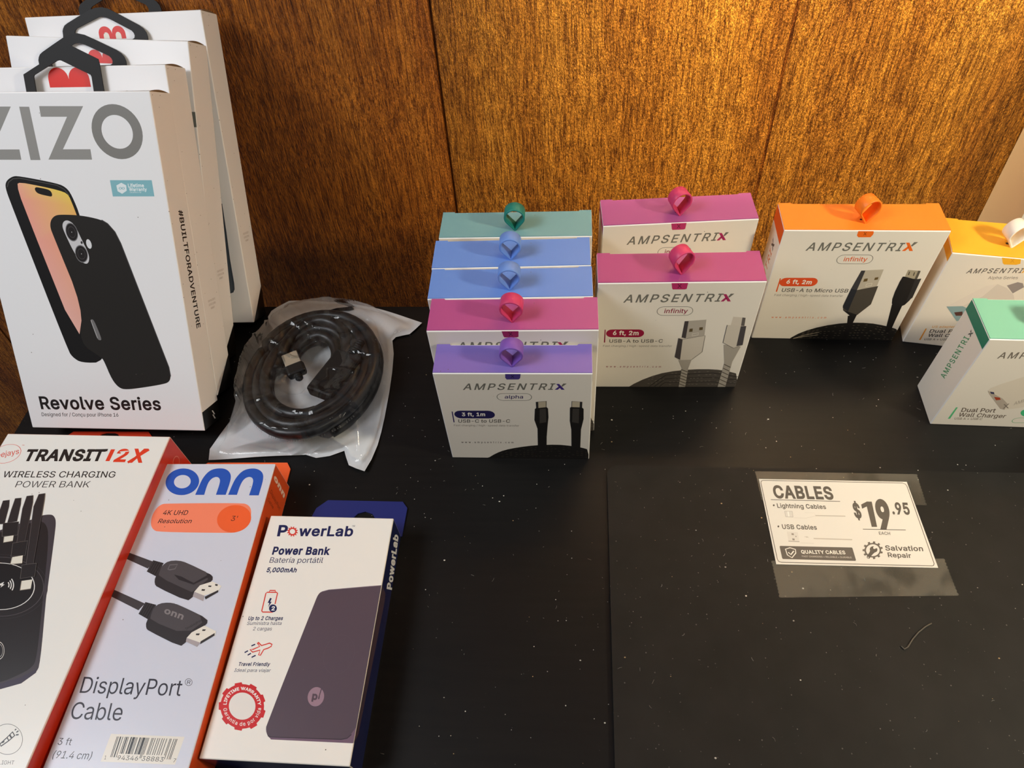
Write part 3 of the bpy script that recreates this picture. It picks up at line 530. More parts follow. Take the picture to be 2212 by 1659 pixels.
def _letter(ch, bold):
    key = (ch, bold)
    if key not in _tc:
        adv, loops = _gl.get(ch, _gl['o'])
        vs, fs = [], []
        if loops:
            big = max(loops, key=lambda l: abs(_area(l)))
            sg = 1 if _area(big) > 0 else -1
            ls = [_thicken(l, bold, sg) if bold else l for l in loops]
            flat = [Vector(p) for l in ls for p in l]
            ed, k = [], 0
            for l in ls:
                ed += [(k + i, k + (i + 1) % len(l)) for i in range(len(l))]
                k += len(l)
            r = delaunay_2d_cdt(flat, ed, [], 0, 1e-6)
            vs = [tuple(p) for p in r[0]]
            for t in r[2]:
                t = list(t)
                cx_ = sum(vs[i][0] for i in t) / 3; cy_ = sum(vs[i][1] for i in t) / 3
                wn = 0
                for l in ls:
                    for i in range(len(l)):
                        (x0, y0), (x1, y1) = l[i], l[(i + 1) % len(l)]
                        if (y0 > cy_) != (y1 > cy_) and cx_ < (x1 - x0) * (cy_ - y0) / (y1 - y0) + x0:
                            wn += 1 if y1 > y0 else -1
                if wn * sg > 0:
                    p0, p1, p2 = (vs[i] for i in t)
                    if (p1[0] - p0[0]) * (p2[1] - p0[1]) - (p2[0] - p0[0]) * (p1[1] - p0[1]) < 0: t.reverse()
                    fs.append(t)
            used = sorted({i for t in fs for i in t})
            mp_ = {o_: n_ for n_, o_ in enumerate(used)}
            vs = [vs[i] for i in used]
            fs = [[mp_[i] for i in t] for t in fs]
        _tc[key] = (adv + bold * 1.2, vs, fs)
    return _tc[key]


def glyphs(body, bold=0.0, spacing=1.0):
    vs, fs = [], []
    x = 0.0
    for ch in body:
        adv, v, f = _letter(ch, bold)
        b = len(vs)
        vs += [(p[0] + x, p[1]) for p in v]
        fs += [[b + i for i in t] for t in f]
        x += adv + (spacing - 1) * 0.6
    return vs, fs


CAP = max(p[1] for p in glyphs('H')[0])
STEP = 0.02


class Face:
    """a printed panel: ink goes into mesh mb, laid on plane o + u*x + v*y in thin layers"""
    def __init__(s, mb, o, u, v, size=None):
        s.mb, s.o, s.u, s.v = mb, Vector(o), Vector(u), Vector(v)
        s.n = s.u.cross(s.v)
        s.size = size
        s.k = 1
        s.laid = []

    def lay(s, pts):
        """lowest thin layer of ink that clears everything printed under these points"""
        x0, x1 = min(p[0] for p in pts), max(p[0] for p in pts)
        y0, y1 = min(p[1] for p in pts), max(p[1] for p in pts)
        k = 1
        for a0, a1, b0, b1, q_ in s.laid:
            if a0 < x1 and a1 > x0 and b0 < y1 and b1 > y0:
                k = max(k, q_ + 1)
        s.laid.append((x0, x1, y0, y1, k))
        s.k = k
        return k

    def P(s, p, k):
        x, y = p
        if s.size:
            x = min(max(x, 0.3), s.size[0] - 0.3); y = min(max(y, 0.3), s.size[1] - 0.3)
        return s.o + s.u * x + s.v * y + s.n * (STEP * k)

    def poly(s, pts, col, k=None, sm=0):
        """sm: rounds of corner cutting for outlines that are curved on the thing"""
        pts = list(pts)
        for _ in range(sm):
            pts = [tuple(a[i] * f + b[i] * (1 - f) for i in (0, 1)) for a, b in zip(pts, pts[1:] + pts[:1]) for f in (0.75, 0.25)]
        if sm and isinstance(col[0], (tuple, list)):
            for _ in range(sm):
                col = [tuple(a[i] * f + b[i] * (1 - f) for i in (0, 1, 2)) for a, b in zip(list(col), list(col)[1:] + list(col)[:1]) for f in (0.75, 0.25)]
        k = s.lay(pts) if k is None else k
        area2 = sum(pts[i][0] * pts[(i + 1) % len(pts)][1] - pts[(i + 1) % len(pts)][0] * pts[i][1] for i in range(len(pts)))
        if isinstance(col[0], (tuple, list)):
            col = list(col)
        if area2 < 0:
            pts.reverse()
            if isinstance(col, list): col.reverse()
        if len(pts) > 4:
            tris = tessellate_polygon([[Vector((p[0], p[1], 0)) for p in pts]])
            b = len(s.mb.v)
            s.mb.v += [tuple(s.P(p, k)) for p in pts]
            for t in tris:
                t = list(t)
                a, bb, c = (pts[i] for i in t)
                if (bb[0] - a[0]) * (c[1] - a[1]) - (c[0] - a[0]) * (bb[1] - a[1]) < 0: t.reverse()
                s.mb.f.append([b + i for i in t]); s.mb.sm.append(False)
                s.mb.c.append([col[i] for i in t] if isinstance(col, list) else col)
        else:
            s.mb.poly([s.P(p, k) for p in pts], col)

    def text(s, body, bl, br, tl, col, bold=0.0, spacing=1.0):
        vs, fs = glyphs(body, bold, spacing)
        if not fs: return
        x0 = min(p[0] for p in vs); x1 = max(p[0] for p in vs)
        ex = (br[0] + tl[0] - bl[0], br[1] + tl[1] - bl[1])
        s.lay([bl, br, tl, ex])
        pts = []
        for x, y in vs:
            a, b = (x - x0) / (x1 - x0), y / CAP
            pts.append(s.P((bl[0] + a * (br[0] - bl[0]) + b * (tl[0] - bl[0]), bl[1] + a * (br[1] - bl[1]) + b * (tl[1] - bl[1])), s.k))
        s.mb.add(pts, fs, col)

    def ring_pts(s, e, q=1.0, n=36, a0=0.0, a1=2 * math.pi):
        c, a, b = e
        full = abs(a1 - a0 - 2 * math.pi) < 1e-6
        m = n if full else n + 1
        return [(c[0] + q * (math.cos(t) * a[0] + math.sin(t) * b[0]), c[1] + q * (math.cos(t) * a[1] + math.sin(t) * b[1]))
                for t in (a0 + (a1 - a0) * i / n for i in range(m))]

    def disc(s, e, col, q=1.0):
        s.poly(s.ring_pts(e, q), col)

    def band(s, outer, inner, col, closed=True):
        s.lay(outer + inner)
        n = len(outer)
        for i in range(n if closed else n - 1):
            j = (i + 1) % n
            s.mb.poly([s.P(p, s.k) for p in (outer[i], outer[j], inner[j], inner[i])], col)

    def ring(s, e, q0, q1, col, a0=0.0, a1=2 * math.pi):
        s.band(s.ring_pts(e, q1, 40, a0, a1), s.ring_pts(e, q0, 40, a0, a1), col, abs(a1 - a0 - 2 * math.pi) < 1e-6)

    def line(s, pts, w, col, closed=False):
        s.lay(list(pts))
        P = [Vector(p) for p in pts]
        n = len(P)
        L_, R_ = [], []
        for i in range(n):
            a = P[(i - 1) % n] if (closed or i) else P[i]
            b = P[(i + 1) % n] if (closed or i < n - 1) else P[i]
            t = (b - a).normalized()
            nn = Vector((-t.y, t.x)) * w / 2
            L_.append(P[i] + nn); R_.append(P[i] - nn)
        for i in range(n if closed else n - 1):
            j = (i + 1) % n
            s.mb.poly([s.P(p, s.k) for p in (L_[i], L_[j], R_[j], R_[i])], col)

    def gear(s, e, teeth, r0, r1, col, duty=0.5):
        pts = []
        c, a, b = e
        for i in range(teeth):
            for f, q in ((0, r0), (0.5 * (1 - duty), r0), (0.5 * (1 - duty) + 0.06, r1), (0.5 * (1 + duty) - 0.06, r1), (0.5 * (1 + duty), r0)):
                t = 2 * math.pi * (i + f) / teeth
                pts.append((c[0] + q * (math.cos(t) * a[0] + math.sin(t) * b[0]), c[1] + q * (math.cos(t) * a[1] + math.sin(t) * b[1])))
        s.poly(pts, col)

    def arc_text(s, body, e, q, h, a0, a1, col, bold=0.0, inside=False):
        """letters set round an ellipse; a0..a1 clockwise for the top arc, anticlockwise for the bottom one"""
        c, A, Bv = e
        s.lay(s.ring_pts(e, q + h))
        adv = [_letter(ch, bold)[0] for ch in body]
        tot = sum(adv) - (adv[0] + adv[-1]) / 2
        run = -adv[0] / 2
        for ch, w_ in zip(body, adv):
            t = a0 + (a1 - a0) * (run + w_ / 2) / tot
            run += w_
            if ch == ' ': continue
            vs, fs = glyphs(ch, bold)
            x0 = (min(p[0] for p in vs) + max(p[0] for p in vs)) / 2
            sg = -1 if inside else 1
            pts = []
            for x, y in vs:
                tt = t + (-1 if not inside else 1) * (x - x0) * h / CAP / q
                rr = q + sg * (y / CAP) * h
                pts.append(s.P((c[0] + rr * (math.cos(tt) * A[0] + math.sin(tt) * Bv[0]), c[1] + rr * (math.cos(tt) * A[1] + math.sin(tt) * Bv[1])), s.k))
            s.mb.add(pts, fs, col)


def rounded(x0, y0, x1, y1, r, n=5):
    pts = []
    for cx, cy, a in ((x1 - r, y0 + r, -90), (x1 - r, y1 - r, 0), (x0 + r, y1 - r, 90), (x0 + r, y0 + r, 180)):
        for i in range(n + 1):
            t = R(a + 90 * i / n)
            pts.append((cx + r * math.cos(t), cy + r * math.sin(t)))
    return pts


def stadium(p0, p1, h, n=8):
    """capsule between two end centres, half height h"""
    a, b = Vector(p0), Vector(p1)
    t = (b - a).normalized(); nn = Vector((-t.y, t.x))
    out = []
    for c, s0 in ((b, -90), (a, 90)):
        for i in range(n + 1):
            q = R(s0 + 180 * i / n)
            out.append(tuple(c + h * (math.cos(q) * t + math.sin(q) * nn)))
    return out


# ------------------------------------------------------------------ the setting
DESK_Z = 0.0
wall_y0, lean = 604.0, R(5.0)


def wall_point(x, v, out=0.0):
    return (x, wall_y0 + v * math.sin(lean) - out * math.cos(lean), v * math.cos(lean) + out * math.sin(lean))


# panelled back wall: boards parted by V grooves
mb = MB()
grooves = [-760, -437, -126, 184, 415, 640]
tints = [(255, 232, 210), (255, 230, 208), (255, 228, 206), (255, 250, 240), (255, 255, 250), (250, 240, 225), (250, 240, 225)]
edges = [-1300] + grooves + [1300]
for i in range(len(edges) - 1):
    a, b = edges[i] + (1.6 if i else 0), edges[i + 1] - (1.6 if i < len(edges) - 2 else 0)
    mb.poly([wall_point(x, v) for x, v in ((a, -1000), (b, -1000), (b, 1500), (a, 1500))], tints[i])
    if i < len(edges) - 2:
        g = edges[i + 1]
        dp = 2.2 if g != 184 else 0.7
        for x0, o0, x1, o1 in ((g - 1.6, 0, g - 0.5, -dp), (g - 0.5, -dp, g + 0.5, -dp), (g + 0.5, -dp, g + 1.6, 0)):
            mb.poly([wall_point(x0, -1000, o0), wall_point(x1, -1000, o1), wall_point(x1, 1500, o1), wall_point(x0, 1500, o0)], (190, 165, 140))
wall = mb.build('wall_back', M_wood)
tag(wall, kind='structure')

mb = MB()
mb.poly([(-1300, 720, -900), (-1300, -900, -900), (1300, -900, -900), (1300, 720, -900)], (96, 84, 74))
fl = mb.build('floor', M_plastic)
tag(fl, kind='structure')

# pale upright trim where the panelling ends
mb = MB()
lo, hi = 412.0, 470.0
def trim_pt(x, v, o): return wall_point(x, v, o)
cs = []
for v in (-900, 1500):
    cs += [trim_pt(lo, v, 1), trim_pt(lo, v, 60), trim_pt(hi, v, 60), trim_pt(hi, v, 1)]
for f, c in (((0, 1, 5, 4), (204, 172, 132)), ((1, 2, 6, 5), (214, 206, 190)), ((2, 3, 7, 6), (204, 172, 132)), ((3, 0, 4, 7), (204, 172, 132)), ((4, 5, 6, 7), (200, 190, 170)), ((3, 2, 1, 0), (200, 190, 170))):  # sides painted tan for shade and warm bounce light; front stays pale
    mb.add(cs, [f], c)
tr = mb.build('trim_1', M_paper)
tag(tr, kind='structure')

# the desk
desk = empty('desk', Matrix.Translation((0, 200 * U, -900 * U)))
tag(desk, 'black painted wooden desk under all the boxes, its left edge showing bare panelling beyond', 'desk')


def child(mb, name, mat, parent, recalc=False):
    o = mb.build(name, mat, parent, recalc)
    o.matrix_parent_inverse = parent.matrix_world.inverted()
    return o


mb = MB(); mb.box((-505, -160, -26), (1000, 489, 0), {'': (20, 18, 17)}, 1.2)
child(mb, 'desktop', M_desk, desk)
for x in (-480, 975):
    for y in (-130, 450):
        mb = MB(); mb.box((x - 18, y - 18, -900), (x + 18, y + 18, -26), {'': (20, 18, 17)}, 1.5)
        child(mb, 'leg', M_desk, desk)

# board lying on the desk
mb = MB()
mb.plate(rounded(28.4, -120, 648, 305.5, 9, 6), [], 0.05, 3.0, (40, 38, 36), lambda x, y, z: (x, y, z))
board = mb.build('display_board', M_mat)
tag(board, 'large flat black board with rounded corner lying on the desk, price sign taped to it', 'board')

# ------------------------------------------------------------------ cartons
BOX = {
    'A1': ((114.4, 27.5, 113.4), (-43.3, 312.1, 0.0), (0.99997, -0.00766, 0.00000, 0.00766, 0.99997, 0.00000, 0.00000, 0.00000, 1.00000)),
    'A2': ((124.6, 32.6, 127.6), (-44.1, 340.2, 0.0), (0.99992, -0.01277, 0.00000, 0.01277, 0.99992, 0.00000, 0.00000, 0.00000, 1.00000)),
    'A3': ((124.6, 32.6, 127.6), (-47.8, 373.2, 0.0), (0.99978, -0.02082, 0.00000, 0.02082, 0.99978, 0.00000, 0.00000, 0.00000, 1.00000)),
    'A4': ((124.6, 32.6, 127.6), (-49.1, 406.9, 0.0), (0.99972, -0.02385, 0.00000, 0.02385, 0.99972, 0.00000, 0.00000, 0.00000, 1.00000)),
    'A5': ((124.6, 32.6, 127.6), (-47.9, 442.1, 0.0), (0.99997, -0.00749, 0.00000, 0.00749, 0.99997, 0.00000, 0.00000, 0.00000, 1.00000)),
    'B1': ((124.6, 33.4, 127.6), (80.2, 389.2, 0.0), (0.99992, -0.01251, 0.00000, 0.01251, 0.99992, 0.00000, 0.00000, 0.00000, 1.00000)),
    'B2': ((124.6, 33.4, 127.6), (85.3, 458.2, 0.0), (0.99837, -0.05714, 0.00000, 0.05714, 0.99837, 0.00000, 0.00000, 0.00000, 1.00000)),
    'C': ((124.6, 33.4, 127.6), (226.8, 446.3, 0.0), (0.99974, 0.02280, 0.00000, -0.02280, 0.99974, 0.00000, 0.00000, 0.00000, 1.00000)),
    'D': ((88.0, 43.0, 106.5), (341.4, 437.2, 0.0), (0.98847, 0.15139, 0.00000, -0.15139, 0.98847, 0.00000, 0.00000, 0.00000, 1.00000)),
    'E': ((88.0, 40.7, 106.2), (339.3, 351.4, 0.0), (0.99956, 0.02964, 0.00000, -0.02964, 0.99956, 0.00000, 0.00000, 0.00000, 1.00000)),
    'ON': ((91.4, 220.0, 37.0), (-274.1, 59.0, 0.0), (0.99974, -0.02259, 0.00000, 0.02259, 0.99974, 0.00000, 0.00000, 0.00000, 1.00000)),
    'PL': ((95.1, 165.8, 30.4), (-179.7, 72.6, 0.0), (0.99999, -0.00350, 0.00000, 0.00350, 0.99999, 0.00000, 0.00000, 0.00000, 1.00000)),
    'TR': ((140.0, 240.0, 47.5), (-392.7, 57.2, 0.0), (1.00000, 0.00294, 0.00000, -0.00294, 1.00000, 0.00000, 0.00000, 0.00000, 1.00000)),
    'Z1': ((154.5, 30.0, 270.8), (-393.5, 348.1, 2.3), (0.99941, -0.02989, 0.01681, 0.01624, 0.84423, 0.53574, -0.03021, -0.53515, 0.84422)),
    'Z2': ((154.5, 30.0, 270.8), (-393.8, 388.0, 0.7), (0.99993, 0.00236, 0.01170, -0.00827, 0.84408, 0.53615, -0.00861, -0.53621, 0.84404)),
    'Z3': ((154.5, 30.0, 270.8), (-401.9, 427.2, 3.7), (0.99838, 0.00095, 0.05683, -0.03154, 0.84102, 0.54009, -0.04728, -0.54101, 0.83969)),
    'Z4': ((154.5, 30.0, 270.8), (-387.7, 475.9, 0.5), (0.99964, -0.02547, -0.00809, 0.02605, 0.86105, 0.50786, -0.00597, -0.50789, 0.86140))
}


def pose(key):
    d, p, r = BOX[key]
    M = Matrix((r[0:3], r[3:6], r[6:9])).to_4x4()
    M.translation = Vector(p) * U
    return d, M


def panels(mb, w, d, h, y0=0.0):
    return {'F': Face(mb, (-w / 2, y0, 0), (1, 0, 0), (0, 0, 1), (w, h)),
            'L': Face(mb, (-w / 2, y0 + d, 0), (0, -1, 0), (0, 0, 1), (d, h)),
            'R': Face(mb, (w / 2, y0, 0), (0, 1, 0), (0, 0, 1), (d, h)),
            'T': Face(mb, (-w / 2, y0, h), (1, 0, 0), (0, 1, 0), (w, d))}


WHITE = (230, 223, 211)
GREY = (112, 110, 102)


def part(mb, name, mat, parent, recalc=False):
    """part modelled in its thing's own local frame"""
    return mb.build(name, mat, parent, recalc)


def loop_mesh(col, w=17.0, h=21.0, depth=10.5, t=1.5, twist=0.0, tilt=0.0):
    """silicone pull loop: round above, pinched to a point where it leaves the slit"""
    prof = []
    r = w / 2
    cz = h - r
    n = 22
    for i in range(n + 1):
        a = R(-28 + (180 + 56) * i / n)
        prof.append((r * math.cos(a), cz + r * math.sin(a)))
    prof += [(-1.2, 0.6), (0, -0.8), (1.2, 0.6)]
    m = len(prof)
    cx, cy = 0, cz * 0.9
    mb = MB()
    inner = []
    for i, (x, z) in enumerate(prof):
        a, b = prof[i - 1], prof[(i + 1) % m]
        tx, tz = b[0] - a[0], b[1] - a[1]
        l = math.hypot(tx, tz)
        inner.append((x - tz / l * t, z + tx / l * t))
    ca, sa = math.cos(R(twist)), math.sin(R(twist))

    def P(x, y, z):
        f = min(max(z / h, 0), 1)
        y = y + f * tilt
        q = f ** 0.5
        c, s = math.cos(R(twist) * q), math.sin(R(twist) * q)
        return (x * c - y * s, x * s + y * c, z)
    pts, fs = [], []
    e = 0.45
    sect = []
    for i in range(m):
        (ox, oz), (ix, iz) = prof[i], inner[i]
        mx, mz = (ox + ix) / 2, (oz + iz) / 2
        def between(q): return (mx + (ox - mx) * q, mz + (oz - mz) * q)
        hd = depth / 2
        oo, ii = between(1), between(-1)
        oe, ie = between(0.5), between(-0.5)
        ring = [(oo, -hd + e), (oo, hd - e), (oe, hd), (ie, hd), (ii, hd - e), (ii, -hd + e), (ie, -hd), (oe, -hd)]
        sect.append([P(p[0], y, p[1]) for p, y in ring])
    pts = [p for r_ in sect for p in r_]
    for i in range(m):
        j = (i + 1) % m
        for k in range(8):
            l = (k + 1) % 8
            fs.append([i * 8 + k, j * 8 + k, j * 8 + l, i * 8 + l])
    mb.add(pts, fs, col, True)
    return mb


def x_mark(F, bl, br, tl, c1, c2, arm=1.0):
    """the crossed letter: a coloured stroke and foot, a grey upper arm that shoots up"""
    def M(a, b): return (bl[0] + a * (br[0] - bl[0]) + b * (tl[0] - bl[0]), bl[1] + a * (br[1] - bl[1]) + b * (tl[1] - bl[1]))
    F.poly([M(*p) for p in ((0.08, 1), (0.38, 1), (1.0, 0), (0.68, 0))], c1)
    F.poly([M(*p) for p in ((0, 0), (0.30, 0), (0.56, 0.40), (0.40, 0.60))], c1, F.k)
    F.poly([M(*p) for p in ((0.62, 0.66), (0.78, 1.06), (1.12 * arm, 1.06), (0.74, 0.52))], c2, F.k)


def coil(F, pts, col, hi, streaks):
    F.poly(pts, col)
    for st in streaks:
        F.line(st, 0.35, hi)


def white_carton_box(key, name, label, top, band, art, loopc, twist=0.0, tilt=0.0, loop_at=None, group='small white accessory cartons with coloured tops', bandh=9.0, dirty=None):
    (w, d, h), M = pose(key)
    t = empty(name, M)
    tag(t, label, 'box', group)
    mb = MB()
    mb.box((-w / 2, 0, 0), (w / 2, d, h - 0.7), {'': WHITE}, 0.7, (240, 238, 234))
    P = panels(mb, w, d, h - 0.7)
    for s in 'LR':
        F = P[s]
        F.poly([(0.4, h - 0.9 - bandh), (d - 0.4, h - 0.9 - bandh), (d - 0.4, h - 1.2), (0.4, h - 1.2)], band)
    art(P, w, d, h)
    part(mb, 'carton', M_card, t)
    # the coloured lid flap, its back edge notched between two ears
    mb = MB()
    o = [(-w / 2 + 0.3, 0.7), (w / 2 - 0.3, 0.7), (w / 2 - 0.3, d - 0.1), (w / 2 - 10, d - 0.1), (w / 2 - 10.6, d - 1.3), (-w / 2 + 10.6, d - 1.3), (-w / 2 + 10, d - 0.1), (-w / 2 + 0.3, d - 0.1)]
    mb.plate(o, [], h - 0.75, h, top, lambda x, y, z: (x, y, z))
    mb.plate([(x, y) for x, y in ((-2.6, d * .36), (2.6, d * .36), (2.9, d * .38), (2.6, d * .41), (-2.6, d * .41), (-2.9, d * .38))], [], h, h + 0.05, (40, 30, 34), lambda x, y, z: (x, y, z))
    part(mb, 'lid_flap', M_card, t)
    if loopc:
        lo = part(loop_mesh(loopc, twist=twist, tilt=tilt), 'pull_loop', M_rubber, t, True)
        lx, ly = loop_at or (0, d * 0.385)
        lo.location = (lx * U, ly * U, (h - 0.2) * U)
    return t

# printed layouts, measured on each carton's own front panel (working units from its lower left corner)
LAY_A = dict(
    tab=((52.5,114.4),(63.5,114.4),(62.9,107.7),(61.7,106.2),(53.2,106.1),(52.2,108)), tabx=((56.1,108),(58.8,108),(56.3,111.2)),
    name=((19.9,93.8),(85.9,94.3),(22.1,101.1)), x=((87.3,94.3),(94.6,94.3),(87.9,101.2)),
    oval=((48.8,85.2),(65.9,85.3)), ovalh=4.3, series=((50.1,83.5),(63.7,83.6),(50.5,87.5)),
    bar=((8,66.4),(8.8,66.4),(8.5,52),(7.6,52)), pill=((14.7,62.5),(36,62.7)), pillh=5.1,
    length=((15.3,60.6),(33.4,60.8),(15.6,64.9)), kind=((11.4,51.7),(52,52.2),(11.9,55.9)),
    fast=((7.3,46.8),(58.8,46.9),(7.6,49.2)), web=((10.4,22.7),(53,23.1),(10.5,25.1)))
LAY_B = dict(
    tab=((54.9,128.5),(67.1,128.3),(66.8,120.6),(65.6,119.9),(56.5,120),(55.9,121.2)), tabx=((59.8,121.6),(63,121.6),(59.4,125.4)),
    name=((20.2,106.6),(93.3,106.7),(22.1,114.8)), x=((94,106.7),(101.8,106.7),(94.2,114.5)),
    oval=((51.9,96.7),(69.8,96.5)), ovalh=4.8, series=((52.7,94.5),(70.6,94.3),(53,99.2)),
    bar=((7.3,75.7),(8.1,75.7),(8.3,60),(7.3,60)), pill=((13.3,71.2),(34.6,71)), pillh=4.7,
    length=((14.2,69.4),(34.9,68.9),(14.2,74.2)), kind=((11.7,59.9),(55.3,59.6),(11.7,63.8)),
    fast=((6.8,54.7),(63.4,54.1),(6.9,57)), web=((10.3,27.7),(57.1,27.3),(10.5,30)))
LAY_C = dict(
    tab=((56,127.6),(67.4,127.7),(68.1,124.8),(68,122.8),(67,120.5),(58,120.4),(56.3,122.2)), tabx=((60.9,122.5),(63.4,122.5),(60.4,125.5)),
    name=((21.3,106.4),(94,106.7),(22.6,114.6)), x=((95.2,106.7),(103.7,106.8),(94.8,115.3)),
    oval=((53.2,97.4),(71.3,97.6)), ovalh=4.8, series=((54,95.4),(72.1,95.6),(53.8,99.9)),
    bar=((8.5,75.6),(9.4,75.6),(9.7,60),(8.6,60)), pill=((14.1,71.5),(35.2,71.8)), pillh=4.9,
    length=((14.9,69.9),(35.6,69.4),(14.8,74.3)), kind=((13.3,60.1),(67.9,60.2),(13.3,64.2)),
    fast=((8.5,54.9),(65.4,54.9),(8.4,57.4)), web=((12.1,27.3),(59.1,28),(12.1,29.6)))


def cable_art(lay, tabc, accent, dark, pillc, series, length, kind, webc, plugs):
    def art(P, w, d, h):
        F = P['F']
        F.poly(lay['tab'], tabc)
        F.text('X', *lay['tabx'], tuple(int(x * .55) for x in tabc), 0.01)
        F.text('AMPSENTRI', *lay['name'], GREY, 0.012, 1.15)
        x_mark(F, *lay['x'], accent, GREY)
        F.line(stadium(*lay['oval'], lay['ovalh']), 0.45, GREY, True)
        F.text(series, *lay['series'], dark, 0.008)
        F.poly(lay['bar'], dark)
        F.poly(stadium(*lay['pill'], lay['pillh']), pillc)
        F.text(length, *lay['length'], (246, 240, 230), 0.025)
        F.text(kind, *lay['kind'], (96, 92, 86), 0.012)
        F.text('Fast charging / high-speed data transfer', *lay['fast'], (140, 132, 122), 0.0)
        F.text('www.ampsentrix.com', *lay['web'], webc, 0.012, 1.6)
        if plugs: plugs(F)
    return art


def streaks(F, n, pts, col, w=0.3, seed=1):
    """woven highlights following a coil's bow"""
    rnd = random.Random(seed)
    for k in range(n):
        f = (k + 0.5) / n
        row = [(x, y0 + (y1 - y0) * f) for x, y0, y1 in pts]
        for i in range(len(row) - 1):
            (ax, ay), (bx, by) = row[i], row[i + 1]
            m = max(2, int(abs(bx - ax) / 3.2))
            for j in range(m):
                if rnd.random() < 0.6:
                    a = (j + 0.1 + 0.3 * rnd.random()) / m; b = a + 0.5 / m
                    F.line([(ax + (bx - ax) * a, ay + (by - ay) * a), (ax + (bx - ax) * b, ay + (by - ay) * b)], w, col)


BLK, BLK2, STEEL = (30, 28, 27), (62, 58, 54), (205, 196, 182)


def plugs_alpha(F):
    arc = ((29.6,-0.5),(37.3,7.5),(45,12.8),(56.1,17),(70.6,20.5),(88.4,21.8),(99.7,20),(108.2,17.6),(113.8,14.7),(113.9,-14.3),(28.1,-16.4))
    F.poly(arc, BLK, sm=1)
    streaks(F, 5, [(arc[1][0] + 3, 1, arc[1][1]), (arc[3][0], 2, arc[3][1] - .6), (arc[5][0], 3, arc[5][1] - .6), (arc[8][0], 1, arc[8][1] - .6)], (74, 68, 58), 0.3, 3)
    F.poly(((72.1,70.4),(73.1,71.6),(81.1,72.8),(82,71.1),(82.1,59.7),(81.2,49),(80.1,33.1),(79.5,12.4),(72.4,12.3),(72.7,21.5),(73.2,44.1),(71.2,56)), BLK)
    F.poly(((75.7,70.5),(80.4,71.1),(80.3,53.2),(75,51.6)), BLK2)
    F.poly(((73.1,79.4),(81.1,80.5),(80.8,72.4),(73.1,71.2)), (44, 42, 44))
    F.poly(((74.9,79.3),(80.6,80.1),(80.4,72.8),(74.8,71.8)), (186, 174, 150))
    F.poly(((98.5,72.4),(99.5,73.2),(107.7,72.5),(108.7,70.8),(108.9,57.7),(107.1,43.4),(106.9,13),(100.1,12.8),(99.8,20.7),(99.6,43.3),(98.4,55.2)), BLK)
    F.poly(((100.5,71.1),(105.4,71.1),(105.3,52),(100.1,53.5)), BLK2)
    F.poly(((99.8,80.6),(107.6,79.8),(107.5,72.5),(99.6,73)), (44, 42, 44))
    F.poly(((100.1,80.2),(105.8,79.8),(105.7,72.9),(100,73.2)), (190, 178, 154))


def plugs_silver(F):
    arc = ((31.3,-12.8),(32.1,1.5),(46.6,13.5),(62.7,21.4),(84.5,24.9),(102.2,24.8),(113.6,22.3),(124.5,18),(127.2,-12.7))
    F.poly(arc, (78, 72, 66), sm=1)
    streaks(F, 5, [(arc[2][0], 1, arc[2][1]), (arc[3][0], 1.5, arc[3][1] - .6), (arc[5][0], 2, arc[5][1] - .6), (arc[7][0], 1, arc[7][1] - .6)], (140, 132, 120), 0.35, 5)
    for k in (0.3, 0.55, 0.8):
        F.line([(arc[1][0] + 14 + (1 - k) * 18, 0.8), (arc[3][0], arc[3][1] * k), (arc[5][0], arc[5][1] * k), (arc[7][0], arc[7][1] * k)], 0.6, (42, 38, 36))
    for nk in (((70.8,37.2),(81.6,37.7),(80.4,26.3),(81.1,-0.2),(75.4,-0.2),(75,26.4)), ((105,56.8),(119.1,54.2),(115.7,34.9),(115.9,-0.2),(109.3,-0.2),(109.5,33.2))):
        F.poly(nk, (168, 160, 148))
    for a, b in ((((74.6,24.6),(80.3,24.6)), ((75.5,0.7),(81,0.7))), (((109.6,31.5),(115.5,31.5)), ((109.4,0.7),(115.8,0.7)))):
        for k in range(6):
            f0, f1 = k / 6, (k + .8) / 6
            F.line([(a[0][0] + (b[0][0] - a[0][0]) * f0, a[0][1] + (b[0][1] - a[0][1]) * f0), (a[1][0] + (b[1][0] - a[1][0]) * f1, a[1][1] + (b[1][1] - a[1][1]) * f1)], 0.9, (96, 88, 78))
    F.poly(((69.9,85),(86.5,86.6),(87.8,67.3),(74.9,64.1),(69.8,65.8)), (176, 168, 156))
    F.poly(((69.9,85),(73,85),(73.3,64.4),(69.8,65.8)), (70, 64, 64))
    for s_ in (((74.9,76.1),(77.4,76.4),(77.6,72.6),(74.9,72.3)), ((82.4,77.6),(85.1,78),(85.3,74.7),(82.7,74.3))):
        F.poly(s_, (92, 78, 52))
    F.line(((77.8,70.1),(82.6,71.3),(82.7,68.8),(77.9,67.6)), 0.4, (232, 226, 214), True)
    F.poly(((67.4,65.1),(69.8,65.8),(73.3,64.1),(88.3,68.1),(88.9,47.8),(81.6,37.7),(71.9,37.2),(67.3,41.2)), STEEL)
    F.poly(((67.4,65.1),(71,63.5),(72.1,37.6),(67.3,41.2)), (74, 68, 68))
    F.line(((71,63.5),(88.3,68.1),(88.9,47.8),(81.6,37.7)), 0.35, (60, 56, 54))
    F.poly(((106.7,89.7),(116.4,88.4),(117.3,78.4),(106.5,79.6)), (208, 198, 184))
    F.poly(((113.9,88.7),(116.4,88.4),(117.3,78.4),(114.6,78.8)), (96, 90, 86))
    F.poly(((103.7,80.4),(118.7,79),(120.2,56.6),(113.7,52.3),(104,59.2)), STEEL)
    F.poly(((114.5,78.8),(118.7,79),(120.2,56.6),(115.5,54.7)), (74, 70, 72))
    F.line(((103.7,80.4),(104,59.2),(113.7,52.3),(120.2,56.6)), 0.35, (60, 56, 54))


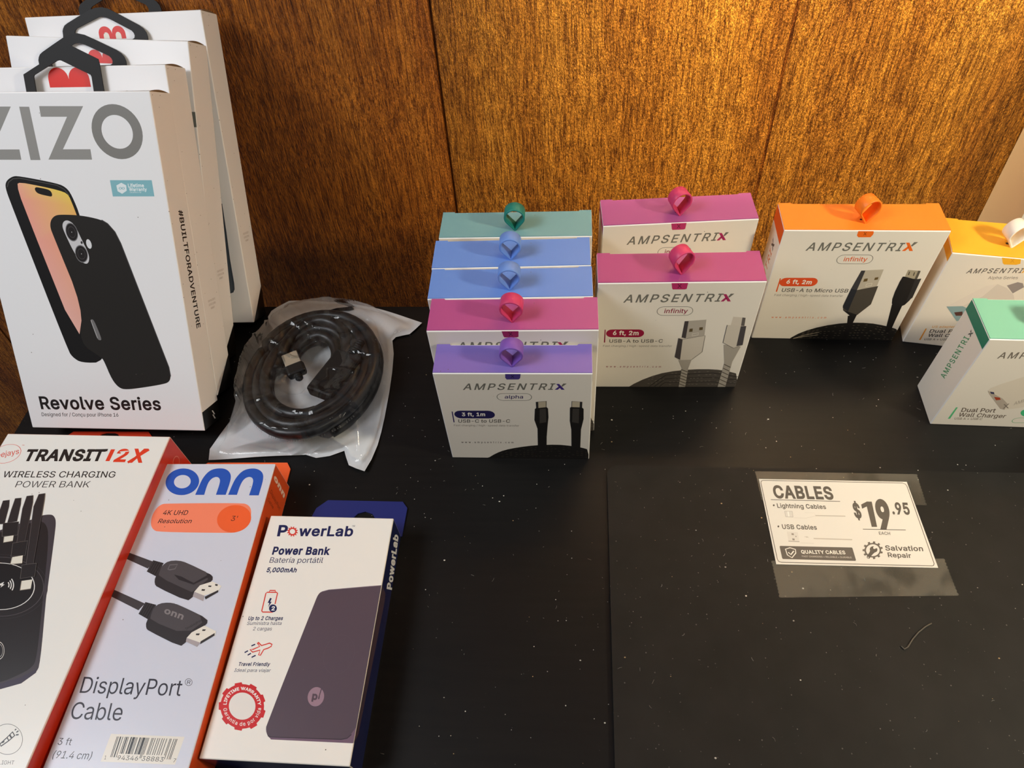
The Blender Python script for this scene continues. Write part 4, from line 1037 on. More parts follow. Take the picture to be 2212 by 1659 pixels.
def plugs_micro(F):
    arc = ((33.6,-0.1),(42.8,9.8),(58.2,18),(77.5,23.1),(97.1,23.3),(112.8,19.8),(125.6,14.9),(129.9,12.3),(137.8,-12.2),(37.3,-15.6))
    F.poly(arc, (40, 37, 34), sm=1)
    streaks(F, 6, [(arc[1][0], 1, arc[1][1]), (arc[2][0], 1.2, arc[2][1] - .6), (arc[4][0], 1.5, arc[4][1] - .6), (arc[6][0], 1, arc[6][1] - .6)], (128, 116, 98), 0.4, 7)
    for x0, yy in ((460, .35), (510, .55)):
        a = arc[0]
        F.line([(a[0] + 4, 0.6), (arc[1][0] + 3, arc[1][1] * yy), (arc[2][0], arc[2][1] * yy)], 0.5, (196, 182, 158))
    F.poly(((76.6,31.8),(83.8,34.5),(83.5,22.9),(83.9,1.5),(80.4,1.3),(79,21.5)), (36, 33, 32))
    F.poly(((108.5,46.9),(117.4,45.3),(118.1,29),(118.8,14.7),(115.1,9.2),(113.2,19.8)), (30, 28, 27))
    F.poly(((71.2,85.4),(88.3,86.9),(89.1,67.2),(74.8,63.7),(69.3,64.7)), (188, 178, 160))
    F.poly(((71.2,85.4),(74.4,85.4),(74.6,63.4),(69.3,64.7)), (62, 60, 62))
    for s_ in (((76.4,76.2),(79.1,76.8),(79.5,73.6),(76.6,72.8)), ((84.4,77.7),(87,78.4),(87.3,75.7),(84.7,74.9))):
        F.poly(s_, (104, 84, 48))
    F.line(((80,70.2),(84.2,71.4),(84.5,68.9),(80.2,67.5)), 0.45, (236, 228, 210), True)
    F.poly(((69.3,64.7),(74.6,63.4),(90.1,68.3),(91.3,46.6),(84.2,33.3),(80.4,30.3),(70.7,38.6),(68.7,44.2)), (76, 70, 62))
    F.poly(((69.3,64.7),(74.6,63.4),(75,37.1),(69.1,42.3)), (44, 45, 50))
    F.poly(((75,37.1),(84.2,33.3),(80.4,30.3),(70.7,38.6)), (36, 34, 33))
    F.poly(((107.3,86.7),(117.5,85.7),(118.1,75.8),(107.6,79)), (170, 160, 138))
    F.poly(((115.5,86),(117.5,85.7),(118.1,75.8),(116,76.4)), (92, 86, 76))
    for s_ in (((108.8,84.8),(109.6,84.7),(110.1,80.9),(109.2,81.1)), ((112.9,84.2),(113.7,84.1),(114.2,80.2),(113.4,80.4))):
        F.poly(s_, (78, 70, 58))
    F.poly(((105.3,79.2),(107.4,79.4),(116.6,76.3),(121.1,77.4),(122.2,55.1),(118,43.5),(108.8,45.1),(105.8,56)), (32, 30, 30), sm=1)
    F.poly(((116.6,76.3),(121.1,77.4),(122.2,55.1),(118.9,50.2)), (48, 46, 46))


PUR, MAG, BLU, TEA, ORA = (122, 104, 182), (166, 78, 138), (100, 140, 216), (112, 160, 168), (244, 134, 42)
white_carton_box('A1', 'cable_box', 'small white cable carton with purple lid, frontmost of the middle row', PUR, (74, 56, 132),
                 cable_art(LAY_A, (74, 60, 132), (70, 48, 130), (52, 36, 96), (38, 34, 84), 'alpha', '3 ft, 1m', 'USB-C to USB-C', (92, 84, 84), plugs_alpha),
                 (122, 84, 178))
hid = dict(tabc=(150, 32, 84), accent=(168, 40, 92), dark=(140, 26, 62), pillc=(158, 28, 66), series='infinity', length='6 ft, 2m', kind='USB-A to USB-C', webc=(160, 80, 90))
white_carton_box('A2', 'cable_box', 'small white cable carton with magenta lid, directly behind the purple-lidded one', MAG, (150, 36, 92), cable_art(LAY_B, plugs=plugs_silver, **hid), (198, 60, 108), -4)
blu = dict(tabc=(58, 92, 170), accent=(58, 92, 190), dark=(50, 80, 160), pillc=(50, 84, 170), series='infinity', length='6 ft, 2m', kind='USB-A to USB-C', webc=(90, 110, 160))
white_carton_box('A3', 'cable_box', 'small white cable carton with blue lid, just behind the middle row\'s magenta lid', BLU, (58, 92, 180), cable_art(LAY_B, plugs=plugs_silver, **blu), (104, 144, 218))
white_carton_box('A4', 'cable_box', 'small white cable carton with blue lid, just in front of the teal-lidded one', BLU, (58, 92, 180), cable_art(LAY_B, plugs=plugs_silver, **blu), (104, 144, 218))
tea = dict(blu, tabc=(40, 120, 120), accent=(30, 130, 126), dark=(24, 110, 108), pillc=(24, 116, 112), webc=(80, 130, 130))
white_carton_box('A5', 'cable_box', 'small white cable carton with teal lid, rearmost of the middle row by the wall', TEA, (44, 124, 124), cable_art(LAY_B, plugs=plugs_silver, **tea), (26, 122, 112))
bm_ = dict(hid, tabc=(184, 48, 104))
white_carton_box('B1', 'cable_box', 'small white cable carton with magenta lid, showing silver plugs on its whole front', (160, 66, 126), (150, 36, 92), cable_art(LAY_B, plugs=plugs_silver, **bm_), (198, 60, 108), 24, 1.0)
white_carton_box('B2', 'cable_box', 'small white cable carton with magenta lid, half hidden behind the silver-plug one', (160, 78, 138), (150, 36, 92), cable_art(LAY_B, plugs=plugs_silver, **bm_), (198, 60, 108), 18, 1.0)


def side_name(F, bl, br, tl, xq, col, darkc):
    F.text('AMPSENTRI', bl, br, tl, col, 0.012, 1.15)
    x_mark(F, *xq, darkc, darkc)


base_c = cable_art(LAY_C, (240, 110, 28), (240, 108, 26), (226, 92, 30), (226, 84, 40), 'infinity', '6 ft, 2m', 'USB-A to Micro USB', (226, 130, 80), plugs_micro)


def art_c(P, w, d, h):
    base_c(P, w, d, h)
    F = P['L']
    side_name(F, (21, 18), (21, 92), (13.5, 18), ((21, 94), (21, 102), (13.5, 94)), (214, 112, 58), (84, 78, 74))


white_carton_box('C', 'cable_box', 'small white cable carton with orange lid, showing black plugs on its front', ORA, (216, 84, 26), art_c, (246, 128, 32), 22, 1.0, bandh=15)


def art_d(P, w, d, h):
    F = P['F']
    F.poly(((35.8,107.3),(48.7,108.9),(49.3,107.5),(50.9,101.1),(48.6,99.6),(40.5,98.9),(38.8,100.1)), (244, 180, 44))
    F.text('X', *((43.5,101.4),(46.4,101.7),(42.3,105)), (228, 158, 40), 0.01)
    F.text('AMPSENTRI', *((17.7,86.5),(55.4,92),(18.2,91.5)), (98, 94, 88), 0.012, 1.15)
    x_mark(F, *((55.6,92),(59.2,92.5),(54.8,96.3)), (240, 176, 40), (98, 94, 88))
    F.text('Alpha Series', *((35.5,82.5),(56,85.4),(35,85.6)), (128, 122, 116))
    F.poly(((51.7,77.7),(57.6,82.3),(61.6,81.6),(64.3,77.7),(59.5,70)), (150, 142, 140))
    F.poly(((18.2,48.5),(37.4,75.1),(44.6,78.4),(52.9,75.1),(60.9,68.3),(69.1,54.4),(54.9,40),(35.3,36.8)), (214, 206, 196))
    F.poly(((18.2,48.5),(37.4,75.1),(44.6,78.4),(39.7,63.6),(29.7,50.7)), (226, 218, 208))
    F.poly(((18.2,48.5),(29.7,50.7),(35.9,48.2),(40.3,37.6),(32.4,32.6)), (138, 168, 172))
    F.poly(((26.4,42.6),(32.2,44.6),(34.1,39.7),(29.2,38.9)), (92, 60, 52))
    F.text('US adapter', *((16.8,21.6),(33.9,24.5),(16.5,24.2)), (224, 170, 90), 0.01)
    F.poly(((12.2,19.8),(13.3,20),(13.6,4.9),(12.3,4.7)), (222, 150, 60))
    F.text('Dual Port', *((16.7,15.3),(42.4,19.2),(16.6,19.4)), (74, 68, 64), 0.015)
    F.text('Wall Charger', *((17.3,10),(51.1,15),(17.2,14)), (74, 68, 64), 0.015)
    F.text('USB A + USB C', *((16.3,5.1),(37.5,8.4),(16.1,7.6)), (100, 94, 88), 0.01)


white_carton_box('D', 'charger_box', 'small white charger carton with yellow lid and white loop, right of the orange-lidded one', (244, 176, 46), (214, 146, 38), art_d, (240, 236, 226), 28, 1.0, group='small white wall charger cartons')


def art_e(P, w, d, h):
    F = P['F']
    F.text('AMPSENTRI', *((13.9,85.3),(67,87.1),(13.7,92)), (122, 114, 104), 0.012, 1.15)
    x_mark(F, *((67.6,87.1),(73.6,87.4),(66,94.3)), (60, 170, 120), (122, 114, 104))
    F.poly(((24.3,47.2),(25.8,51.9),(42,65.1),(58.2,77.7),(77.4,39.9),(60,27.4),(47.4,23.3),(43.6,24.6),(27.1,43.1)), (222, 212, 196), sm=1)
    F.poly(((24.3,47.2),(39.5,37.7),(45.8,31.5),(47.4,23.3),(43.6,24.6),(27.1,43.1)), (182, 170, 156))
    F.poly(((26.6,46),(29.7,45.4),(31.1,42.9),(28.4,43.4)), (60, 60, 92))
    F.poly(((32.4,39.5),(36.8,38.9),(38.7,36.3),(35.7,35.3)), (168, 66, 40))
    F.text('X', *((45.4,24.7),(49.4,25.9),(43.3,30.4)), (130, 120, 110), 0.01)
    F.text('AMPSENTRIX', *((51.3,29.6),(70.4,44.2),(49.9,33.9)), (176, 166, 152))
    F.poly(((10.6,24.4),(11.9,24.5),(12.3,8.7),(10.6,8.6)), (90, 190, 130))
    F.text('Dual Port', *((16.5,18.8),(41.9,19.3),(15.6,24)), (110, 98, 88), 0.012)
    F.text('Wall Charger', *((16.9,12.3),(52.6,12.3),(16.3,17.4)), (110, 98, 88), 0.012)
    F.text('USB A + USB C', *((15.9,7.8),(36.9,8.5),(15.4,10.6)), (140, 128, 116), 0.008)
    F.disc(((64.49,20.01),(3.39,0.21),(2.13,-4.47)), (72, 190, 130))
    F.line(stadium(*((63.1,9.7),(79.6,10.8)), 3.4), 0.4, (80, 170, 120), True)
    side_name(P['L'], *((24.3,40),(22.2,86.2),(18.2,35.7)), ((22.1,86.8),(22.4,92.7),(18.5,85.4)), (70, 146, 96), (84, 88, 84))


white_carton_box('E', 'charger_box', 'small white charger carton with mint green lid at the right edge', (116, 182, 160), (50, 126, 100), art_e, (116, 182, 160), 10, 0.5, group='small white wall charger cartons', bandh=11)

# ------------------------------------------------------------------ tall phone case cartons leaning on the wall
HOOK_O = ((28.6,275.2),(28.7,278.5),(29.6,280.7),(31.2,282.9),(33.8,284.6),(44.2,289.9),(55.1,295.3),(61.1,297.1),(66.8,297.7),(72.2,296.6),(79.2,293.5),(97.2,285.1),(100.6,282.6),(102.7,279.8),(103.6,276.6),(103.3,269),(27.1,267.5))
HOOK_I = ((39.4,273.6),(39.6,278.2),(40.4,279.8),(42,281.1),(62.4,290),(64.3,290.5),(66.8,290.6),(71.6,289.2),(90.3,280.6),(91.9,278.7),(92.4,276.9),(91.8,275),(89.9,274))
HOOK_X = (min(p[0] for p in HOOK_O) + max(p[0] for p in HOOK_O)) / 2
HOUSE_O = ((38.9,269.7),(39.6,284.9),(50.3,290.2),(80.3,304.8),(81.7,305),(101.5,295.3),(101.9,291.8),(101.5,269.3))
HOUSE_I = ((46.8,270.4),(47.5,283.2),(48.2,284.4),(68.9,294.4),(70.7,294.7),(72.3,294.4),(93.3,284.3),(93.8,282.8),(93.3,270.1))


def red_humps(F, cx, y0, w, col=(214, 44, 36), inner=True):
    """two rounded red arches side by side"""
    r = w / 4
    pts = [(cx - w / 2, y0)]
    for c in (cx - r, cx + r):
        for i in range(13):
            a = R(180 - 15 * i)
            pts.append((c + r * math.cos(a), y0 + w * 0.17 + r * math.sin(a)))
    pts.append((cx + w / 2, y0))
    F.poly(pts, col)
    if inner:
        for c in (cx - r * .9, cx + r * .9):
            p2 = [(c - r * .42, y0)] + [(c + r * .42 * math.cos(R(180 - 20 * i)), y0 + w * .10 + r * .5 * math.sin(R(180 - 20 * i))) for i in range(10)] + [(c + r * .42, y0)]
            F.poly(p2, WHITE)


def case_front(F):
    sil = (146, 144, 140)
    z = ((68.1,260.9),(101.9,260.7),(79.6,230.4),(101.1,230.4),(100.8,222.9),(66.5,223),(87.9,253.4),(67.7,253.5))
    F.poly(z, sil)
    br = (45,222.7)
    F.poly([(p[0] + br[0] - z[4][0], p[1]) for p in z], sil)
    F.poly(((52.6,260.6),(60.3,260.5),(60.1,222.7),(52.3,222.7)), sil)
    c = (124.4,242.6); t = (124.3,262)
    rad = abs(t[1] - c[1])
    F.ring((c, (rad, 0), (0, rad)), 0.615, 1.0, (128, 126, 122))
    # warranty flag
    F.poly(((111.8,207.9),(144.7,207.9),(144.7,195.9),(111.7,195.8)), (132, 184, 194))
    F.poly(((116.1,204),(120.4,206),(123.9,204.1),(123.6,200.1),(119.5,197.8),(116.3,199.7)), (228, 236, 238))
    F.ring(((118.82,201.91),(1.17,0),(-0.18,-0.89)), 0.62, 1, (132, 184, 194))
    F.ring(((121.16,201.91),(1.17,0),(-0.17,-0.89)), 0.62, 1, (132, 184, 194))
    F.text('Lifetime', *((125.3,202.7),(137.8,202.7),(125.4,205.3)), (240, 246, 246), 0.02)
    F.text('Warranty', *((125.5,199.9),(139.6,199.9),(125.6,202.3)), (240, 246, 246), 0.02)
    F.text('Garantie à vie', *((125.8,198.5),(134.8,198.5),(125.9,199.4)), (240, 246, 246))
    # the two phones
    F.poly(((26.9,202.5),(28.9,207.3),(34.6,210.7),(39.8,211.1),(69.6,205.6),(75.9,202.5),(79.1,197),(82.8,179.8),(89.9,94.2),(77.6,60.9),(57.4,60.2),(50.8,65),(48.1,71),(28.5,190.3)), (28, 26, 25), sm=2)
    F.line(((28.8,202.8),(30.5,206.3),(34.9,209),(40.2,209.4),(68.6,204.2),(74.1,201.1),(77.1,196.3)), 0.5, (84, 82, 80))
    scr = ((36.8,204.9),(40.1,206.3),(55.4,203.5),(69.5,200.4),(75.7,198),(77.6,193.5),(81.5,172),(69.3,108),(58.4,77.6),(37.9,190.3))
    F.poly(scr, ((238, 172, 148), (240, 180, 140), (242, 200, 112), (238, 206, 92), (236, 206, 92), (236, 198, 96), (236, 160, 108), (228, 168, 150), (232, 182, 170), (238, 160, 144)), sm=1)
    F.poly(((50.4,201.5),(51.5,202.6),(53,202.7),(61.2,201.1),(63.2,199.5),(63.6,197),(62.7,195.7),(61.1,195.8),(52.9,197.6),(50.9,199.3)), (30, 28, 27), sm=2)
    F.poly(((82.8,181.6),(98,178.5),(103.2,175.5),(107.9,169.4),(110.8,160.4),(132.5,57.1),(132.8,49.4),(130.3,44.2),(124.3,42.2),(108.6,39.3),(91.7,36.8),(85.6,38.3),(80.8,46),(77.6,61.4),(75.9,65.2),(59.1,77.6),(68.9,107.3),(57,166.4),(56.1,172.6),(57.9,177.9),(62,181.3),(67.1,182.1)), (40, 37, 34), sm=2)
    F.line(((99.1,178),(103.4,175.2),(108,168.9),(111,159.9),(132.4,57.4),(132.5,49.4)), 0.7, (66, 64, 66))
    F.poly(((66.2,173.7),(68.3,177.1),(72,177.9),(76.6,174.3),(79.5,163.6),(83.2,151.7),(82.4,145.9),(79.7,143.2),(75.8,145.1),(71.3,152),(66.6,169.2)), (206, 204, 206), sm=2)
    for cx, cy in ((495, 196), (562, 346)):
        e = ((72.93,168.57),(4.81,1.41),(0.86,-7.1)) if cy < 300 else ((77.17,151.53),(5.09,1.52),(0.83,-6.8))
        F.disc(e, (120, 118, 120)); F.disc(e, (38, 34, 33), 0.9); F.ring(e, 0.55, 0.62, (70, 66, 66))
        F.disc((e[0], tuple(x * .06 for x in e[1]), tuple(x * .06 for x in e[2])), (190, 190, 190))
    F.disc(((79.22,160.45),(0.84,0.25),(0.13,-1.08)), (60, 58, 58))
    F.disc(((84.92,159.34),(2.05,0.61),(0.47,-3.68)), (222, 222, 224))
    F.poly(((72.9,97.3),(74.5,98.3),(76.2,96.9),(79.3,81.9),(78.4,80.1),(76.5,80.4),(75.4,82.1)), (116, 114, 114), sm=2)
    F.line(((73.4,97.3),(75.9,82.1)), 0.5, (180, 178, 178))
    F.text('Revolve Series', *((12.2,18),(119.2,18.9),(12.4,29)), (36, 31, 30), 0.022)
    F.text('Designed for / Conçu pour iPhone 16', *((11.2,11.1),(79.9,11.9),(11.6,14.4)), (60, 56, 56), 0.005)


def case_box(key, label, front, side, hook, hx):
    (w, d, h), M = pose(key)
    t = empty('phone_case_box', M)
    tag(t, label, 'box', 'tall white phone case cartons leaning on the wall')
    mb = MB()
    mb.box((-w / 2, -d, 0), (w / 2, 0, h), {'': (236, 235, 236)}, 0.8, (240, 239, 238))
    P = panels(mb, w, d, h, -d)
    if front: front(P['F'])
    side(P['R'])
    part(mb, 'carton', M_gloss, t)
    # tuck flap: a curled edge closing the right end of the top
    mb = MB()
    pts = []
    for i in range(9):
        a = i / 8
        pts.append((-d + 1.0 + (d - 4) * a, 1.4 * math.sin(math.pi * a)))
    for i in range(8):
        (y0, z0), (y1, z1) = pts[i], pts[i + 1]
        mb.add([(w / 2 - 26, y0, h + .1), (w / 2 - .4, y0, h + .15 + z0), (w / 2 - .4, y1, h + .15 + z1), (w / 2 - 26, y1, h + .1)], [[0, 1, 2, 3]], (238, 236, 232))
        mb.add([(w / 2 - .4, y0, h), (w / 2 - .4, y1, h), (w / 2 - .4, y1, h + .15 + z1), (w / 2 - .4, y0, h + .15 + z0)], [[0, 1, 2, 3]], (120, 98, 74))
    part(mb, 'tuck_flap', M_card, t)
    o, i_ = hook
    mb = MB()
    mb.plate([(x + hx, y) for x, y in o], [[(x + hx, y) for x, y in i_]], 0.1, 1.0, (30, 29, 29), lambda x, y, z: (x - w / 2, z, y))
    part(mb, 'hang_hook', M_plastic, t, True)
    return t


def side_small(F, v, u=15.0):
    for k, s in enumerate(('SCAN THIS CODE TO', 'ACTIVATE LIFETIME', 'WARRANTY')):
        wd = (20, 19, 11)[k]
        y = v - 3.4 * k
        F.text(s, (u - wd / 2 * .62, y), (u + wd / 2 * .62, y), (u - wd / 2 * .62, y + 1.7), (150, 140, 132))


def side1(F):
    F.poly([(0.1, 0.1), (30, 0.1), (30, 17.3), (0.1, 17.0)], (16, 15, 15))
    F.text('#BUILTFORADVENTURE', *((13.7,184.3),(13.6,87.4),(20.1,183.9)), (34, 30, 29), 0.02)
    for s_ in (((16.6,12.3),(18.5,11.7),(21.5,7.1),(19.3,7.6)), ((16.5,8.4),(18.5,7.9),(21.4,3.1),(19.2,3.6))):
        F.poly(s_, (214, 212, 210))


def sideN(F):
    F.poly([(0.2, 0.2), (29.9, 0.2), (29.9, 29.8)], (14, 13, 13))
    side_small(F, 83)


def front2(F):
    F.text('ZIZO', (12, 212), (138, 212), (12, 250), (146, 144, 140), 0.03)
    red_humps(F, *(74.2,255.8), 34.0, inner=False)


def front3(F):
    F.poly(((151.1,217.8),(154.7,217.9),(154.4,206),(151.8,205.9)), (112, 118, 114))
    red_humps(F, *(80.4,252.4), 24.0, inner=False)


def front4(F):
    red_humps(F, *(73.9,251.7), 23.5)
    F.poly(((122.6,117.9),(143.6,113.2),(142.9,88),(141.7,62.1),(141.6,39.1),(141,33.2),(139.1,30.1),(135.7,29.2),(99.9,27.1)), (58, 68, 80))
    F.poly(((122.6,117.9),(141.8,113.3),(141.2,83.8),(140.4,62.2),(139.8,39.1),(139.3,33.7),(137.4,31),(100.5,29.8)), (74, 84, 96))


hk = (HOOK_O, HOOK_I)
case_box('Z1', 'tall white phone case carton with two phones on its front, foremost of the leaning stack', case_front, side1, (HOUSE_O, HOUSE_I), 0)
case_box('Z2', 'tall white phone case carton second in the leaning stack, behind the two-phone one', front2, sideN, hk, (66.6,285.6)[0] - HOOK_X)
case_box('Z3', 'tall white phone case carton leaning third in the stack, one in front of the rearmost', front3, sideN, hk, 0)
case_box('Z4', 'tall white phone case carton leaning at the back of the stack, touching the wall', front4, sideN, hk, (67.1,278.9)[0] - HOOK_X)

# ------------------------------------------------------------------ cartons lying flat in the foreground
def flat_box(key, name, label, front, sides, art, tab, edge=None):
    (w, d, h), M = pose(key)
    t = empty(name, M)
    tag(t, label, 'box')
    mb = MB()
    mb.box((-w / 2, 0, 0.6), (w / 2, d, h), dict({'': sides, 'T': front}), 0.7, edge or front)
    P = panels(mb, w, d, h)
    art(P, w, d, h)
    part(mb, 'carton', M_gloss, t)
    if tab:
        o, holes, col, z = tab
        mb = MB()
        mb.plate(o, holes, z, z + 1.0, col, lambda x, y, zz: (x - w / 2, y, zz))
        part(mb, 'hang_tab', M_gloss, t, True)
    return t


RED = (196, 48, 28)


def art_transit(P, w, d, h):
    F = P['T']
    K = (34, 31, 30)
    red = (222, 62, 34)
    e = ((9.46,220.64),(9.86,4.66),(6.56,-7.79))
    F.ring(e, 0.965, 1.0, red)
    F.text('deejays', *((-0.4,215.4),(19.9,220.9),(-2.6,220.4)), red, 0.0)
    F.text('TM', *((18.3,228.5),(20.4,228.6),(18.1,229.4)), red)
    F.text('TRANSIT', *((26.3,214.7),(92.5,216.3),(25.6,224.6)), K, 0.035)
    F.line(((82,225.4),(93,226)), 2.2, K)
    F.poly(((95.5,215.8),(98.9,215.9),(98.9,226.9),(95.4,226.8)), red)
    F.text('2', *((102,215.8),(112,215.9),(101.8,226.8)), red, 0.03)
    F.text('X', *((114.8,215.5),(126.5,215.8),(114.5,227.1)), red, 0.035)
    F.line(((114.5,215),(127.1,227.4)), 2.4, red)
    F.line(((103.9,224.5),(111,225.5)), 0.9, (226, 226, 220))
    F.text('WIRELESS CHARGING', *((17.4,199.1),(109.5,201.3),(16.5,204.5)), K, 0.006)
    F.text('POWER BANK', *((32.6,190.5),(92.5,192.1),(32,196)), K, -0.004)
    # the pictured battery with four strap cables
    F.poly(((13.7,142.6),(64.4,165.6),(66.4,167.6),(73.3,168.6),(76.6,167.1),(79.9,163.4),(83.7,154.1),(100.4,107.8),(100.2,107.4),(118.9,61.6),(118.7,56.4),(115.8,53.4),(112.1,49.5),(99.8,45.3),(73.6,41)), (66, 60, 66), sm=2)
    F.poly(((14.7,140.8),(63.6,162.9),(72.5,162),(80.9,150.3),(98.6,105.7),(114.5,65.8),(114.6,59.4),(107.6,54.4),(97.6,49.1),(72,43.7)), (38, 33, 34), sm=2)
    F.poly(((73.6,41),(99.8,45.3),(112.1,49.5),(115.8,53.4),(118.7,56.4),(118,59),(114.8,56.5),(109.6,53.1),(98,48.6),(71.7,44.2)), (60, 52, 70))
    e = ((63.36,112.52),(25.35,0.97),(9.22,-16.87))
    F.ring(e, 1.24, 1.262, (78, 72, 76))
    F.ring(e, 1.36, 1.372, (60, 54, 58))
    F.disc(e, (28, 24, 25))
    F.ring(e, 0.975, 1.0, (232, 230, 226))
    for st, pl, mt in ((((29.3,178.8),(34.1,179.6),(36.7,174),(40.8,159.5),(34.2,158.9),(30.9,171.1)), None, None),
                       (((38.1,181),(42.7,181.6),(45.1,176.1),(49.5,162),(42.7,160.5),(40,171.4)), ((39.5,160.1),(51.1,161.8),(55.8,151),(44.3,149.6)), ((46.2,149.3),(53,150.6),(54.6,146.3),(48.1,144.8))),
                       (((46.5,183.2),(51.2,184),(54,178),(64.3,146.2),(58.5,145),(48.5,172.6)), ((55.7,144.6),(66.2,146.8),(70.2,135.5),(59.7,134.3)), ((61,133.7),(68.3,135.4),(70.9,129.5),(62.4,128.4))),
                       (((55.5,185),(60,185.9),(62.3,180.2),(79.5,129.5),(74.4,128.7),(56.6,174.6)), ((71.5,128.1),(81.7,129.9),(85.4,120.2),(75.5,118.1)), ((77.1,116.6),(84.5,118),(86.7,111.3),(79.5,109.9)))):
        F.poly(st, (46, 41, 42))
        F.line([st[0], st[5], st[4]], 0.35, (92, 84, 84))
        F.line([st[1], st[2], st[3]], 0.3, (88, 80, 80))
        if pl:
            F.poly(pl, (38, 34, 35)); F.line(pl, 0.35, (104, 98, 96), True)
            F.poly(mt, (226, 222, 208)); F.line([mt[0], mt[3], mt[2]], 0.5, (150, 140, 128))
    for qq in (38, 62, 86):
        e = ((66.71,113.27),(3.52,0.13),(2.04,-3.77))
        F.ring(e, qq / 50 - .12, qq / 50 + .1, (222, 220, 216), R(-42), R(36))
    F.poly(((62.2,113.9),(64.5,115.5),(64.6,113.6),(66,113.6),(64.1,111.2),(64,112.9),(62.8,112.7)), (222, 220, 216))
    e = ((85.88,68.98),(3.95,0.17),(3.13,-5.71))
    F.ring(e, 0.93, 1.0, (226, 222, 216)); F.ring(e, 0.70, 0.75, (200, 196, 190), R(-80), R(80))
    # torch icon
    e = ((119.89,17.36),(9.78,0.5),(4.53,-8.39))
    F.ring(e, 0.972, 1.0, (40, 40, 48))
    for pts in (((116.6,14.4),(119.2,18.2),(121.3,16.5),(117.9,13.3)), ((119.2,18.2),(121.1,21.4),(123.5,19.5),(121.3,16.5)), ((120.1,19.7),(122.5,17.9)), ((122,22.5),(122.7,23.1)), ((123.7,21.3),(124.6,22.2)), ((124.1,19.9),(125.8,20.1)), ((117.6,15.2),(118.7,15.9))):
        F.line(pts, 0.75, (44, 44, 52), len(pts) > 2)
    F.text('FLASHLIGHT', *((111.6,3.1),(131.2,4),(111,5.2)), (96, 94, 94), 0.0)
    e = (228.7,27.2)
    P['R'].ring((e, (4.8, 0), (0, 4.8)), 0.92, 1.0, (226, 160, 140))


flat_box('TR', 'power_bank_box', 'white and red power bank carton with four strap cables pictured, cut by the left edge', (232, 232, 227), RED, art_transit,
         ([(10, 239), (92, 239), (92, 268), (85, 274.8), (14.5, 273.6), (10, 268)],
          [[(30, 262), (38, 266), (42, 271.5), (46, 273), (54, 273), (58, 271.5), (62, 266), (70, 262)]], (200, 62, 36), 0.4), (226, 200, 190))

NAVY = (28, 36, 84)


def plug_pic(F, cable, relief, body, top, plug, plugside, slot, dots):
    F.poly(cable, (64, 60, 64)); F.line([cable[0], cable[-1]], 0.8, (96, 92, 96))
    F.poly(relief, (54, 50, 53))
    for k in range(1, 5):
        f = k / 5
        a = [relief[0][i] + (relief[1][i] - relief[0][i]) * f for i in (0, 1)]
        b = [relief[3][i] + (relief[2][i] - relief[3][i]) * f for i in (0, 1)]
        F.line([a, b], 0.5, (30, 28, 30))
    F.poly(body, (50, 46, 49), sm=1); F.poly(top, (76, 72, 76), sm=1)
    F.poly(plug, (230, 226, 216)); F.poly(plugside, (170, 162, 166)); F.poly(slot, (52, 48, 50))
    for p in dots: F.poly(p, (44, 42, 44))


